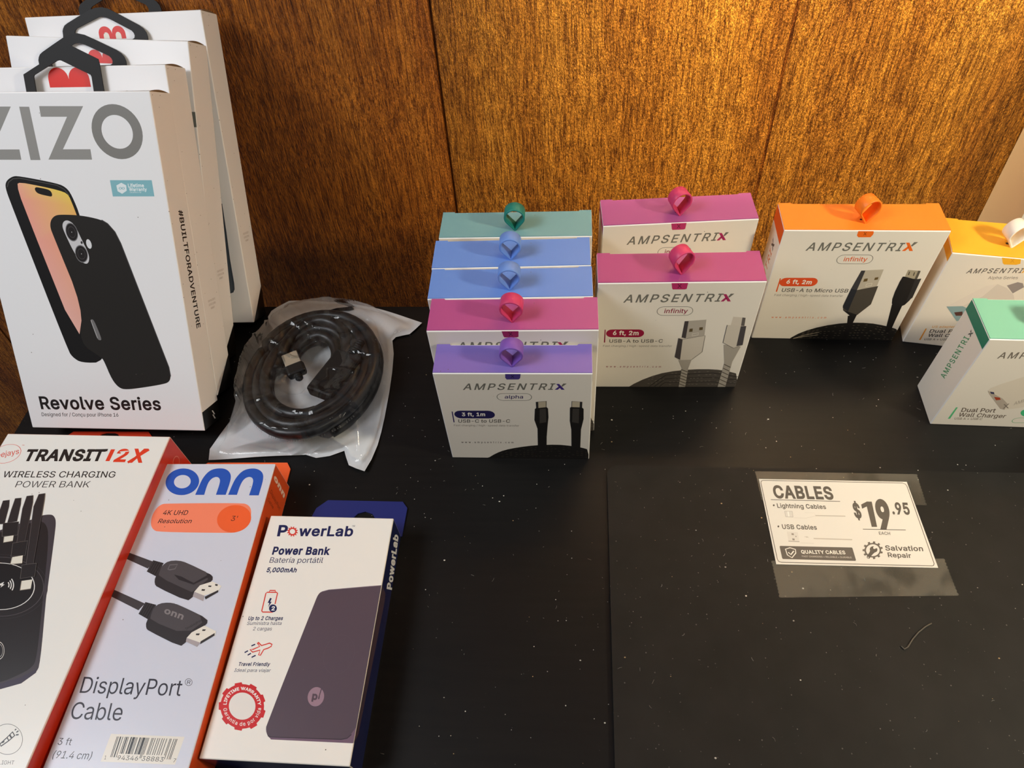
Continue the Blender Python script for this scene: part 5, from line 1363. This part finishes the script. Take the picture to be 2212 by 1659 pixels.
def art_onn(P, w, d, h):
    F = P['T']
    blue, K = (34, 84, 184), (38, 36, 50)
    F.ring(((20.6,203.67),(12.82,2.12),(5.5,-11.79)), 0.50, 1.0, blue)
    F.poly(((34.8,192),(34.8,192),(35.6,202.5),(36.3,207.7),(39.4,213.7),(44.7,215.8),(51.6,215.6),(56.8,212.1),(59.4,206.3),(59.1,192.1),(59.1,192.1),(51.3,192.1),(51.3,192.1),(51.4,203.1),(49.8,206.9),(46.5,208.3),(43,206.2),(41.6,201.4),(42,192),(42,192)), blue, sm=2)
    F.poly(((61,192.1),(61,192.1),(61.9,202.6),(63.1,207.8),(66.4,213.7),(72.2,215.8),(78.3,215.3),(83.3,211.8),(85.4,206.1),(85.3,191.7),(85.3,191.7),(77.7,191.7),(77.7,191.7),(78,203.2),(76.5,207),(73.2,208.3),(69.7,206.3),(68.2,201.2),(68,192.1),(68,192.1)), blue, sm=2)
    F.poly(((14.1,184.5),(73.8,185.1),(78.7,183.9),(82.4,180.4),(84,175),(83.9,168.7),(81.4,163.4),(76.8,160.7),(71.1,160.2),(16.6,160.6),(12,162.4),(8.7,166.1),(7.1,171.4),(6.9,176.3),(8.2,180.9),(10.6,183.6)), (246, 136, 104), sm=2)
    F.disc(((71.58,171.99),(12.16,3.04),(5.36,-10.95)), (240, 100, 52))
    F.text('4K UHD', *((14.7,174.8),(34.1,174.8),(14.9,178.7)), (70, 44, 44), 0.008)
    F.text('Resolution', *((13.4,167.9),(39.2,168),(13.9,171.4)), (70, 44, 44), 0.008)
    F.text("3'", *((69.4,170.1),(74.1,170.1),(69.5,174.2)), (70, 40, 36))
    plug_pic(F, ((0.4,144),(21.7,137.1),(19.1,131.9),(-0.1,139.1)), ((20.8,138.3),(29.5,136.2),(27.7,126),(19.1,129.7)),
             ((26.9,125.5),(28.2,120.7),(31,118.2),(56.4,108.4),(59,110.9),(70.1,122.9),(69,127.4),(59.9,130.7),(46.6,136.4),(39.2,138.4),(32.6,137.7),(29.2,133.9)),
             ((28.7,130.3),(29,134.2),(32.6,137.9),(40.2,138.3),(46.5,136.7),(69,127.4),(58.2,115),(56.5,115.2),(29.1,126)),
             ((61.9,119.9),(70.1,122.9),(77.7,119.6),(76.8,116.2),(66.9,112.4),(59.3,115.2)), ((59.3,115.2),(67.6,112.4),(67.9,108.5),(59.3,111.8)),
             ((68,111.7),(76.3,116.7),(76.6,115.1),(69.2,109.8)), (((64.2,117.2),(66.7,117),(66.5,115.9),(64.2,116)), ((68.2,119.8),(70.5,119.7),(70.3,118.7),(68.2,118.9)), ((72.8,121),(74.8,120.7),(74.7,119.5),(72.9,119.9))))
    F.poly(((40.3,127.6),(46.2,126.2),(56.7,121.6),(66.1,128.3),(68.4,127.2),(57.1,120.3),(45.1,123.8)), (44, 40, 44))
    F.line(((34.4,131.4),(34.6,134.8),(40.2,135.3),(39.5,131.9),(35.9,131.1)), 0.8, (110, 106, 110), True)
    plug_pic(F, ((-0.1,115.9),(26.5,106.3),(23.6,101.5),(-0.4,110.9)), ((26.5,107.4),(35.1,105.5),(33.1,95.2),(24.6,99)),
             ((32.2,93.4),(33.7,89.4),(35.9,87.6),(61.9,77.4),(64.2,79.6),(75.8,92.3),(74.9,96.4),(57.6,103.3),(47.2,107),(38.8,106.9),(34,103.5)),
             ((33.8,99.2),(34,103.5),(37.1,106.5),(43.3,107.3),(49.2,106.4),(74.9,96.4),(63.2,85.4),(34.5,94.7)),
             ((66.7,86.9),(74.2,91.7),(83.4,88),(83.8,85.1),(74.3,80.2),(64.5,83.2)), ((64.5,83.2),(74.7,80.3),(73.6,77.4),(64.7,80.8)),
             ((74.9,81.1),(82.9,86.8),(83.3,85.1),(75.1,79.2)), (((70.1,86.2),(72.8,86.3),(72.4,85.1),(70.2,85.2)), ((73.7,89.1),(76.1,89.1),(75.7,88.1),(73.7,88))))
    F.text('onn', *((42.4,100),(57.4,95.5),(42.7,103.8)), (132, 126, 128), 0.03)
    F.text('DisplayPort', *((62.7,88.9),(72.1,95.3),(61.1,89.7)), (30, 28, 30), 0.0)
    F.text('DisplayPort', *((4.5,47),(72.4,46.6),(3.4,56.9)), K, 0.0)
    e = ((75.18,55.07),(2.47,0.05),(0.75,-2.26))
    F.ring(e, 0.88, 1.0, K); F.text('R', *((74.4,53.9),(76.6,53.9),(74.1,56.2)), K)
    F.text('Cable', *((4.8,31.4),(38.8,31.2),(3.4,41.4)), K, 0.0)
    F.text('3 ft', *((3.4,16.5),(12.2,16.5),(3.1,20.4)), K, 0.0)
    F.text('(91.4 cm)', *((3.3,9.1),(28.2,9),(3.5,13.2)), K, 0.0)
    # bar code
    F.poly(((35.5,23.5),(83.2,23),(82.4,7.6),(35.1,8)), (226, 222, 212))
    Ld = '0001101 0011001 0010011 0111101 0100011 0110001 0101111 0111011 0110111 0001011'.split()
    num = '194346388837'
    bits = '101' + ''.join(Ld[int(c)] for c in num[:6]) + '01010' + ''.join(''.join('10'[int(b)] for b in Ld[int(c)]) for c in num[6:]) + '101'
    tl, tr_, bl, br = ((39.9,22.1),(79.2,21.7),(40.2,10.6),(78.6,10.3))
    def bp(u, v): return tuple((tl[i] * (1 - u) + tr_[i] * u) * (1 - v) + (bl[i] * (1 - u) + br[i] * u) * v for i in (0, 1))
    F.k += 1
    i = 0
    while i < 95:
        if bits[i] == '1':
            j = i
            while j < 95 and bits[j] == '1': j += 1
            long = i < 10 or i > 84 or 45 <= i <= 49
            v1 = 1.0 if long else 0.82
            F.poly([bp(i / 95, 0), bp(j / 95, 0), bp(j / 95, v1), bp(i / 95, v1)], (30, 27, 26), F.k)
            i = j
        i += 1
    for s_, t3 in (('1', ((36.9,9.3),(37.9,9.3),(36.6,11.4))), ('94346', ((45,9.2),(58.2,9.2),(44.8,11.7))), ('38883', ((60.5,9.2),(74.3,9),(60.4,11.7))), ('7', ((80.7,8.9),(82.2,8.8),(80.6,11)))):
        F.text(s_, *t3, (40, 36, 36))
    G = P['R']
    G.text('onn', *((209.1,33.4),(206.5,6),(213.3,32.2)), (236, 206, 190), 0.05)
    G.text('DisplayPort', *((196.7,33.1),(193.8,8.8),(200,31.4)), (110, 40, 24))
    G.text('Cable', *((189.9,33.3),(188.9,20.1),(192.6,32.4)), (110, 40, 24))


flat_box('ON', 'cable_box', 'pale blue and orange display cable carton lying flat between the two power bank cartons', (206, 211, 226), (214, 80, 36), art_onn,
         ([(10, 219.5), (88, 219.5), (88, 237), (84, 243), (14, 243), (10, 239)],
          [[(34, 226), (42, 226), (45, 231), (53, 231), (56, 226), (64, 226), (64, 222), (34, 222)]], (240, 98, 46), 0.4), (216, 218, 228))


def art_power(P, w, d, h):
    F = P['T']
    red = (214, 62, 52)
    F.text('P', *((9.4,149.3),(16.7,149.5),(8.7,157.6)), NAVY, 0.03)
    e = ((20.3,153.01),(4.15,0.11),(1.05,-4.1))
    F.gear(e, 12, 0.78, 1.0, red); F.disc(e, (234, 234, 230), 0.50)
    F.text('werLab', *((25.4,149.7),(66.6,150.7),(25.1,157.3)), NAVY, 0.025)
    F.text('TM', *((64.6,158),(66.8,158.1),(64.6,159.2)), NAVY)
    F.text('Power Bank', *((9.5,134.6),(52.5,135.6),(9.4,140.2)), NAVY, 0.035)
    F.text('Batería portátil', *((9.3,128),(48.8,129),(9.4,132.2)), NAVY, 0.0)
    F.text('5,000mAh', *((9,120.9),(31,121.4),(9.3,124.2)), NAVY, 0.028)
    F.line(((21.9,92.1),(14.7,91.9),(13.8,92.6),(13.2,105.2),(13.9,106),(20.8,106.2),(21.6,105.5),(21.9,97.8)), 0.8, red)
    F.line(((15.4,106.1),(15.5,107.4),(19.5,107.5),(19.6,106.3)), 0.8, red)
    F.poly(((17.2,102.1),(16.4,98.5),(17.6,98.5),(17.6,95.4),(19.1,99.3),(18,99.2),(18.5,101.7)), NAVY)
    e = ((21.23,94.75),(2.78,0.09),(0.75,-2.73))
    F.disc(e, NAVY); F.text('2', *((20.4,93.3),(22.8,93.4),(20.1,96)), (236, 236, 236), 0.03)
    F.text('Up to 2 Charges', *((5.8,86),(30.2,86.9),(5.9,88.5)), NAVY, 0.025)
    F.text('Suministra hasta', *((6,82.6),(30.1,83.5),(6.1,85)), NAVY, 0.0)
    F.text('2 cargas', *((11.3,79.1),(24.4,79.5),(11.4,81.5)), NAVY, 0.0)
    F.line(((17.4,71.3),(20.3,69.2),(25.4,71),(27.3,70.3),(27.1,68.9),(25.1,67.6),(22.6,66.7),(21.3,62.8),(20.1,63),(20.1,66.2),(15.4,64.7),(13.1,66.4),(15.2,66.5),(19.2,68.6),(16.9,70.8)), 0.8, red, True)
    for s_ in (((13.4,68.7),(15.7,69.9)), ((10,64.2),(12,65.5)), ((12.6,62.6),(14.5,63.9)), ((15.7,61.3),(18.1,62.7))):
        F.line(s_, 0.9, NAVY)
    F.text('Travel Friendly', *((8.1,55.6),(29.5,56.3),(8.2,57.8)), NAVY, 0.025)
    F.text('Ideal para viajar', *((6.5,51.7),(30.9,52.5),(6.7,53.8)), NAVY, 0.0)
    e = ((18.37,31.06),(15.56,0.65),(4.36,-14.37))
    badge = (200, 40, 44)
    F.gear(e, 9, 0.90, 1.0, badge, 0.55); F.disc(e, badge, 0.92)
    F.disc(e, (228, 226, 222), 0.56)
    c, A_, B_ = e
    E2 = (c, A_, (-B_[0], -B_[1]))     # second axis turned to point up the panel
    F.arc_text('LIFETIME WARRANTY', E2, 0.67, 0.125, R(172), R(8), (240, 236, 234), 0.03)
    F.arc_text('Garantía de por vida', E2, 0.80, 0.15, R(192), R(350), (240, 236, 234), 0.01, True)
    # pictured battery, running over the right edge
    F.poly(((50.2,102),(51,105.5),(52.6,107.7),(57.7,109.4),(95.7,114),(100.9,113.2),(100.2,99.8),(100.6,13.2),(94.2,12.8),(42.4,12.8),(39.7,14.6),(37.9,17.5),(37.3,20.4)), (84, 72, 84), sm=1)
    F.poly(((40.5,14.3),(87.4,14.8),(91,15.7),(95.7,21.9),(95.1,13),(94.2,12.8),(42.5,12.6)), (112, 90, 110))
    F.line(((39.9,14.6),(42.1,14),(86.9,14.6),(90.5,15.5),(92.7,17.7)), 0.5, (58, 48, 58))
    F.line(((53.2,107.7),(57.8,109.2),(94.8,113.6)), 0.4, (128, 114, 128))
    e = ((65.1,38.63),(5.42,-1.05),(-0.33,-5.72))
    F.disc(e, (150, 124, 140))
    F.text('p', *((62.7,37),(66.3,36.8),(62.5,41.1)), (84, 70, 82), 0.04)
    F.text('l', *((66.7,37.7),(67.7,37.7),(67.3,43.4)), (84, 70, 82), 0.05)
    F.ring(((74.42,65.6),(10.12,-2.91),(-2.08,-12.51)), 0.99, 1.0, (98, 86, 96))
    G = P['R']
    G.poly(((114.2,29),(112.9,16.7),(106.5,15.6),(19.2,23.6),(12.9,30.5)), (72, 58, 72))
    G.text('PowerLab', *((121.6,2.2),(162.1,9),(117.1,15.3)), (234, 234, 236), 0.04)


flat_box('PL', 'power_bank_box', 'white power bank carton with navy sides and purple battery pictured, rightmost of those lying flat', (234, 233, 228), (26, 33, 76), art_power,
         ([(16, 165.3), (96, 165.3), (96.5, 190), (92, 195.5), (30, 195.5), (22, 188)],
          [[(40, 170), (44, 176), (52, 177.5), (57, 184), (63, 186), (69, 184), (74, 177.5), (82, 176.5), (86, 170), (84, 167.5), (42, 167.5)]], (34, 44, 110), 0.4), (226, 222, 214))

# ------------------------------------------------------------------ bagged cable
OUT = ((-311.7,304.2),(-314.4,315.3),(-310.2,330.9),(-302.3,356),(-301.9,374.1),(-304.4,387.5),(-306,404),(-305.2,423.9),(-301.8,440.1),(-295.6,455.2),(-301.9,462.9),(-304.9,470.7),(-303.1,477.9),(-298.3,482.2),(-287.2,489.9),(-263.7,492),(-240,492.8),(-227.7,490.8),(-216.4,487.9),(-202.6,483.5),(-177.8,474.8),(-147.6,464.5),(-152.7,456.5),(-157.8,449.4),(-164.3,447.4),(-170.6,445.2),(-173.3,440.8),(-169.5,424.9),(-167.4,402.6),(-166.2,379.8),(-165.6,351.8),(-165.8,336),(-166.3,321.8),(-168.5,306.8),(-172,294.4),(-179.9,297.3),(-187,300.7),(-191.1,308.6),(-194.3,315.6),(-206,310.5),(-217.6,308.4),(-227.3,311.2),(-240.1,309.8),(-259.7,307.8),(-279.6,306.3),(-299.7,305.1))
cc = (-232.4,382.8)
cl, cr_ = (-299.2,383.4), (-173.4,392.8)
ct, cb = (-246,466.4), (-217.8,315.4)
RX, RY = abs(cr_[0] - cl[0]) / 2, abs(ct[1] - cb[1]) / 2
CXc, CYc = (cl[0] + cr_[0]) / 2, (ct[1] + cb[1]) / 2
TUBE = 5.4
rx_o, ry_o = RX - TUBE, RY - TUBE


def inside(p, poly):
    c = False
    j = len(poly) - 1
    for i in range(len(poly)):
        (xi, yi), (xj, yj) = poly[i], poly[j]
        if (yi > p[1]) != (yj > p[1]) and p[0] < (xj - xi) * (p[1] - yi) / (yj - yi) + xi:
            c = not c
        j = i
    return c


def edge_dist(p, poly):
    best = 1e9
    P_ = Vector(p)
    for i in range(len(poly)):
        a, b = Vector(poly[i]), Vector(poly[(i + 1) % len(poly)])
        t = max(0, min(1, (P_ - a).dot(b - a) / (b - a).length_squared))
        best = min(best, (a + (b - a) * t - P_).length)
    return best


def curl(x, y):
    """the seal strips lift and ripple a little off the desk"""
    f = max(0.0, (y - CYc) / 90.0)
    g = max(0.0, (CYc - 55 - y) / 40.0)
    return 0.8 + 5.0 * f * f * (0.6 + 0.4 * math.sin(x * 0.06)) + 3.0 * g * (0.5 + 0.5 * math.sin(x * 0.07 + 1.0))


def film_h(x, y):
    ex, ey = (x - CXc) / RX, (y - CYc) / RY
    r = math.hypot(ex, ey)
    e = edge_dist((x, y), OUT)
    top = 31.0
    if r > 1.0:
        core = top * max(0, 1 - (r - 1.0) * 1.7) ** 1.4
    elif r > 0.72:
        core = top
    else:
        core = top - 7.0 * (1 - (r / 0.72) ** 2)
    f = min(1.0, max(0, (e - 3.5)) / 11.0)
    f = f * f * (3 - 2 * f)
    if r < 1.04:
        g_ = min(1.0, e / 6.0)
        f = max(f, g_ * (2 - g_))
    wr = 1.7 * noise.noise(Vector((x * .055, y * .03, 1.7))) + 0.9 * noise.noise(Vector((x * .15 + y * .07, y * .05, 5.1)))
    crease = abs(noise.noise(Vector((x * .035 + y * .02, y * .045, 9.0))))
    wr += 2.4 * max(0, 0.13 - crease) / 0.13
    return curl(x, y) + 0.25 + f * (core + wr * min(1.0, e / 9.0) + 0.8)


def sheet(hfun, step, name, mat, parent, col, thick=0.0):
    xs = [p[0] for p in OUT]; ys = [p[1] for p in OUT]
    pts = []
    n = len(OUT)
    bnd = []
    for i in range(n):
        a, b = Vector(OUT[i]), Vector(OUT[(i + 1) % n])
        m = max(1, int((b - a).length / step))
        for k in range(m):
            bnd.append(a + (b - a) * k / m)
    nb = len(bnd)
    pts = list(bnd)
    y = min(ys)
    row = 0
    while y < max(ys):
        x = min(xs) + (row % 2) * step / 2
        while x < max(xs):
            if inside((x, y), OUT) and edge_dist((x, y), OUT) > step * .6:
                pts.append(Vector((x, y)))
            x += step
        y += step * .87
        row += 1
    r = delaunay_2d_cdt([Vector(p) for p in pts], [(i, (i + 1) % nb) for i in range(nb)], [], 2, 1e-5)
    vs, fs = r[0], r[2]
    mb = MB()
    mb.add([(p.x, p.y, hfun(p.x, p.y)) for p in vs], [list(f) for f in fs], col, True)
    o = mb.build(name, mat, parent)
    return o


pouch = empty('cable_pouch', Matrix.Translation((CXc * U, CYc * U, 0)))
tag(pouch, 'clear plastic pouch with white back, holding a coiled black cable', 'pouch')
for o in (sheet(curl, 5.0, 'backing', M_plastic, pouch, (226, 226, 226)), sheet(film_h, 1.9, 'clear_front', M_film, pouch, (255, 255, 255))):
    o.matrix_parent_inverse = pouch.matrix_world.inverted()
# hang slot punched through the top seal
mb = MB()
sl = ((-242.9,481.2),(-236.9,483.6),(-221.9,485),(-218.7,480.8),(-224.3,479.6),(-236,479.6))
mb.poly([(x, y, curl(x, y) + 1.2) for x, y in sl], (22, 20, 20))
o = mb.build('hang_slot', M_plastic, pouch); o.matrix_parent_inverse = pouch.matrix_world.inverted()

cable = empty('coiled_cable', Matrix.Translation((CXc * U, CYc * U, 0)))
tag(cable, 'coiled thick black cable with metal-tipped plugs inside the clear pouch', 'cable')
rnd = random.Random(4)
turns = [(1.0, 8.5, 0), (0.985, 18.5, 1), (0.84, 8.0, 2), (0.86, 18.0, 3), (0.68, 8.5, 5), (0.72, 18.5, 2)]
mb = MB()
path = []
NT = 44
for ti, (q_, z_, ph) in enumerate(turns):
    nx = turns[min(ti + 1, len(turns) - 1)]
    for i in range(NT):
        a = R(-60) + 2 * math.pi * i / NT
        f = i / NT
        f = f * f * (3 - 2 * f) if f > .6 else 0.0
        qq = q_ + (nx[0] - q_) * f; zz = z_ + (nx[1] - z_) * f
        w_ = 1 + 0.012 * math.sin(3 * a + ph)
        path.append((CXc + rx_o * qq * w_ * math.cos(a), CYc + ry_o * qq * w_ * math.sin(a), zz + 0.6 * math.sin(2 * a + ph)))
mb.tube(path, TUBE, (26, 24, 23), 12)
for q_, dz, off in ((0.60, 20.0, .10), (0.48, 12.0, .16), (0.36, 20.0, .20), (0.52, 24.0, .26)):
    mb.tube([(CXc - 2 + rx_o * q_ * math.cos(R(-8 + 196 * i / 30)), CYc + off * RY + ry_o * q_ * math.sin(R(-8 + 196 * i / 30)), dz - 5 * abs(i - 15) / 15) for i in range(31)], TUBE, (26, 24, 23), 12)
# moulded lettering along the front of the outer turn
lett = 'HIGH SPEED   Shield  Conductive  30V  80°C  0279'
for i, ch in enumerate(lett):
    if ch == ' ': continue
    a = R(222) + R(100) * i / len(lett)
    vs, fs = glyphs(ch)
    ctr = Vector((CXc + rx_o * 1.0 * math.cos(a), CYc + ry_o * 1.0 * math.sin(a), 9.5))
    tan = Vector((-rx_o * math.sin(a), ry_o * math.cos(a), 0)).normalized()
    outw = Vector((tan.y, -tan.x, 0))
    nrm = (outw * .75 + Vector((0, 0, .66))).normalized()
    upv = nrm.cross(tan)
    w0 = (min(p[0] for p in vs) + max(p[0] for p in vs)) / 2
    s_ = 3.6
    mb.add([ctr + nrm * (TUBE + .12) - tan * (p[0] - w0) * s_ - upv * (p[1] - .35) * s_ for p in vs], fs, (150, 146, 140))
o = mb.build('cord', M_cord, cable); o.matrix_parent_inverse = cable.matrix_world.inverted()


def plug(ctr, ang, L, Wd, Ht, name_body, ribs=7, shell=True):
    """moulded cable end: strain relief, body and metal shell"""
    ca, sa = math.cos(R(ang)), math.sin(R(ang))
    def T(x, y, z): return (ctr[0] + x * ca - y * sa, ctr[1] + x * sa + y * ca, ctr[2] + z)
    m1 = MB(); m1.box((0, -Wd / 2, -Ht / 2), (L, Wd / 2, Ht / 2), {'': (30, 28, 27)}, 2.4)
    m1.v = [T(*p) for p in m1.v]
    rings = []
    for k in range(ribs):
        x = -2.6 * k
        rad = Ht * .46 - k * .18
        rings += [(T(x, 0, 0), rad), (T(x - 1.6, 0, 0), rad), (T(x - 1.7, 0, 0), rad * .8), (T(x - 2.5, 0, 0), rad * .8)]
    m1.tube([r_[0] for r_ in rings], 1, (28, 26, 25), 12, rr=[r_[1] for r_ in rings])
    b = m1.build(name_body, M_plastic, cable); b.matrix_parent_inverse = cable.matrix_world.inverted()
    if not shell:
        return b
    m2 = MB(); m2.box((L, -Wd * .40, -Ht * .26), (L + 15, Wd * .44, Ht * .30), {'': (176, 168, 150), 'R': (216, 178, 110)}, .6)
    m2.v = [T(*p) for p in m2.v]
    m2.build('plug_shell', M_metal, b)
    return b


pa = (-243.4,378.4)
plug((pa[0], pa[1], 26), 120, 13, 17, 8, 'plug', 2)
pb = (-201.5,404.8)
plug((pb[0], pb[1], 22), 248, 50, 27, 12, 'plug', 7, False)

# ------------------------------------------------------------------ price sign and its tape
SG = ((147.8,295),(260.1,295.1),(262.5,224.4),(149.3,223.4))
sx, sy = sum(p[0] for p in SG) / 4, sum(p[1] for p in SG) / 4
mb = MB()
mb.plate(list(reversed(SG)), [], 3.12, 3.4, (216, 213, 205), lambda x, y, z: (x, y, z))
F = Face(mb, (0, 0, 3.4), (1, 0, 0), (0, 1, 0))
DK = (92, 87, 80)
F.line(((150.9,293.8),(256.5,293.9),(258.6,293),(259.2,290.9),(260.6,227.6),(259.8,226.1),(258.6,225.7),(153.3,225),(151.3,225.7),(150.7,227.5),(148.8,291.5),(149.4,293.2)), 0.55, (110, 104, 96), True)
F.text('CABLES', *((157,278.5),(201.9,278.4),(156.8,288.9)), DK, 0.032)
F.line(((154,276.7),(205.9,276.5)), 0.5, DK)
F.disc(((155.42,271.77),(0.71,0.02),(-0.13,-0.82)), DK)
F.text('Lightning Cables', *((157.9,269.8),(194.2,269.7),(157.8,273.4)), DK, 0.018)
F.disc(((155.88,253.87),(0.7,0.02),(-0.13,-0.78)), DK)
F.text('USB Cables', *((158.6,252),(183.9,252.1),(158.6,255.6)), DK, 0.018)
F.text('$', *((213.7,263.3),(219.1,262.8),(214,275.1)), DK, 0.03)
F.poly(((224.2,255.5),(228.1,255.6),(229.4,276.9),(225.8,276.9),(220.9,274.2),(220.8,270.6),(224.7,272.6)), DK)
F.text('9', *((229.5,255.7),(239.5,255.8),(231,277)), DK, 0.05)
F.text('.95', *((242.2,266.9),(255.1,266.9),(242.9,276.2)), DK, 0.03)
F.line(((217.3,253.4),(248.1,253.7)), 0.5, DK)
F.text('EACH', *((228,249.3),(236,249.3),(228.2,251.7)), DK, 0.01)
# faint cable pictures
F.poly(((162.7,266.9),(168.4,266.9),(168.1,262),(162.7,262.2)), (206, 203, 196))
F.line(((162.7,266.9),(168.4,266.9),(168.1,262),(162.7,262.2)), 0.3, (150, 146, 140), True)
F.poly(((164.7,266.7),(165.7,266.7),(165.5,262.3),(164.6,262.3)), (228, 226, 220))
F.line(((168.8,261.5),(177.3,261.4),(185,263.4)), 0.5, (206, 202, 194))
F.line(((177.5,266.2),(184.7,266),(185,263.4)), 0.3, (206, 202, 194))
F.line(((185,263.8),(207,263.9)), 0.8, (180, 175, 166))
F.poly(((161.3,249.9),(169.3,249.6),(169.1,241.7),(161.2,242)), (208, 204, 196))
F.line(((161.2,242),(169.1,241.7)), 0.5, (150, 146, 138))
for s_ in (((164.5,248.5),(166.1,248.5),(166.1,247),(164.4,247.1)), ((164.3,244.3),(166,244.2),(165.9,242.8),(164.3,242.8)), ((167,246.4),(167.7,246.4),(167.7,245.5),(167,245.5))):
    F.poly(s_, (140, 134, 126))
F.line(((173.6,246),(176.4,245.5)), 0.35, (176, 170, 160)); F.disc(((175.2,245.77),(0.53,0.02),(-0.1,-0.51)), (186, 180, 170))
F.line(((169.7,240.9),(179.3,240.7)), 0.6, (206, 202, 194))
F.line(((179.9,244.7),(207.6,244.6)), 0.9, (184, 178, 168))
# dark banner
F.poly(((154.6,238),(205.7,238.3),(206.2,237.8),(206.6,228.5),(206,227.8),(154.8,227.6),(154.3,228.3),(154,237.4)), (100, 94, 87))
F.line(((157.9,235.5),(161.4,236.7),(165,235.5),(164.8,232.6),(161.4,228.8),(158.5,230.9)), 0.7, (226, 222, 212), True)
F.line(((159.5,233),(161.1,231.3),(163.6,234.2)), 0.9, (226, 222, 212))
F.text('QUALITY CABLES', *((168.9,232.4),(200.3,232.9),(168.7,235)), (234, 230, 220), 0.02)
F.text('FAST CHARGING • RELIABLE • DURABLE', *((168.8,229.6),(204,229.8),(168.7,230.8)), (206, 200, 190), 0.0)
e = ((220.31,236.63),(7.28,0.23),(-1.73,-7.08))
F.gear(e, 11, 0.82, 1.0, (104, 98, 91), 0.5)
F.disc(e, (216, 213, 205), 0.66)
F.ring(e, 0.0, 0.01, DK)
F.poly(((214.7,230.6),(215,229.9),(216.2,230.1),(220.8,234.7),(222.8,235.4),(223.8,237.1),(223.6,238.6),(221.5,237.3),(220.8,238.5),(222.1,239.9),(219.7,239.4),(218.3,237.6),(218.3,235.7),(215,231.9)), (92, 87, 80), sm=1)
F.disc(((215.66,230.84),(0.44,0.01),(-0.1,-0.41)), (216, 213, 205))
F.text('Salvation', *((229.3,236.8),(255.9,237.1),(229.7,240.6)), DK, 0.02)
F.text('Repair', *((229.9,231.6),(246.1,231.5),(230.1,235)), DK, 0.02)
sign = mb.build('price_sign', M_paper)
tag(sign, 'small white paper price sign listing cables, taped to the black board', 'sign')


def tape(name, quad, z, label):
    """strip with saw-toothed ends"""
    a, b, c, d = (Vector(p) for p in quad)   # top left, top right, bottom right, bottom left
    pts = [a, b]
    n = 11
    t = (b - a).normalized()
    for i in range(1, 2 * n):
        pts.append(b + (c - b) * i / (2 * n) + t * (0.7 if i % 2 else -0.3))
    pts += [c, d]
    for i in range(1, 2 * n):
        pts.append(d + (a - d) * i / (2 * n) - t * (0.7 if i % 2 else -0.3))
    mb = MB()
    f = Face(mb, (0, 0, z), (1, 0, 0), (0, 1, 0))
    f.k = 0
    f.poly([tuple(p) for p in pts], (200, 190, 160))
    return tag(mb.build(name, M_tape), label, 'tape', 'yellowed tape strips holding the price sign')


tape('adhesive_tape', ((146.1,302.2),(269.4,302.4),(269.1,275),(147.5,276.3)), 3.06, 'yellowed clear tape strip along the upper edge of the price sign')
tape('adhesive_tape', ((146.6,226.2),(268.6,231.8),(270,204.3),(147.8,198.4)), 3.08, 'wider yellowed clear tape strip below the price sign')

# ------------------------------------------------------------------ lint and dust
mb = MB()
lp = ((221.7,167.4),(223.2,165.4),(226,167),(230.5,172.4),(235.8,177.3),(241.4,181.3),(246,183.7))
lp = [lp[0], lp[1], lp[2], lp[3], lp[4], lp[5], lp[6]]
mb.tube([(x, y, 3.6 + .2 * (i % 2)) for i, (x, y) in enumerate(lp)], 0.45, (92, 88, 80), 6)
tag(mb.build('lint_thread', M_paper), 'short bent grey lint thread lying on the black board', 'lint')

rnd = random.Random(11)
mb = MB()


def crumb(x, y, z):
    k = rnd.random()
    if k < .55:
        r = 0.18 + 0.5 * rnd.random() ** 3
        c = rnd.choice(((190, 186, 176), (150, 146, 138), (206, 200, 188), (176, 150, 110)))
        pts = [(x + r * (1 + .5 * rnd.random()) * math.cos(a), y + r * math.sin(a), z) for a in [i * 2 * math.pi / 5 for i in range(5)]] + [(x, y, z + r * .7)]
        mb.add(pts, [[i, (i + 1) % 5, 5] for i in range(5)], c)
    else:
        a = rnd.random() * math.pi; l = 0.8 + 2.6 * rnd.random() ** 2; b = rnd.uniform(-.7, .7)
        p = [(x, y, z + .12), (x + l * .5 * math.cos(a), y + l * .5 * math.sin(a), z + .3), (x + l * .5 * math.cos(a) + l * .5 * math.cos(a + b), y + l * .5 * math.sin(a) + l * .5 * math.sin(a + b), z + .15)]
        mb.tube(p, 0.11, rnd.choice(((150, 148, 142), (120, 118, 112))), 4)


for i in range(430):
    x, y = rnd.uniform(-120, 560), rnd.uniform(60, 440)
    crumb(x, y, 3.02 if (x > 29.5 and y < 304) else 0.02)
for i in range(110):
    crumb(rnd.uniform(-300, -60), rnd.uniform(240, 470), 0.02)
tag(mb.build('dust', M_paper), 'scattered pale dust grains and fibres on the black desk and board', 'dust', kind='stuff')
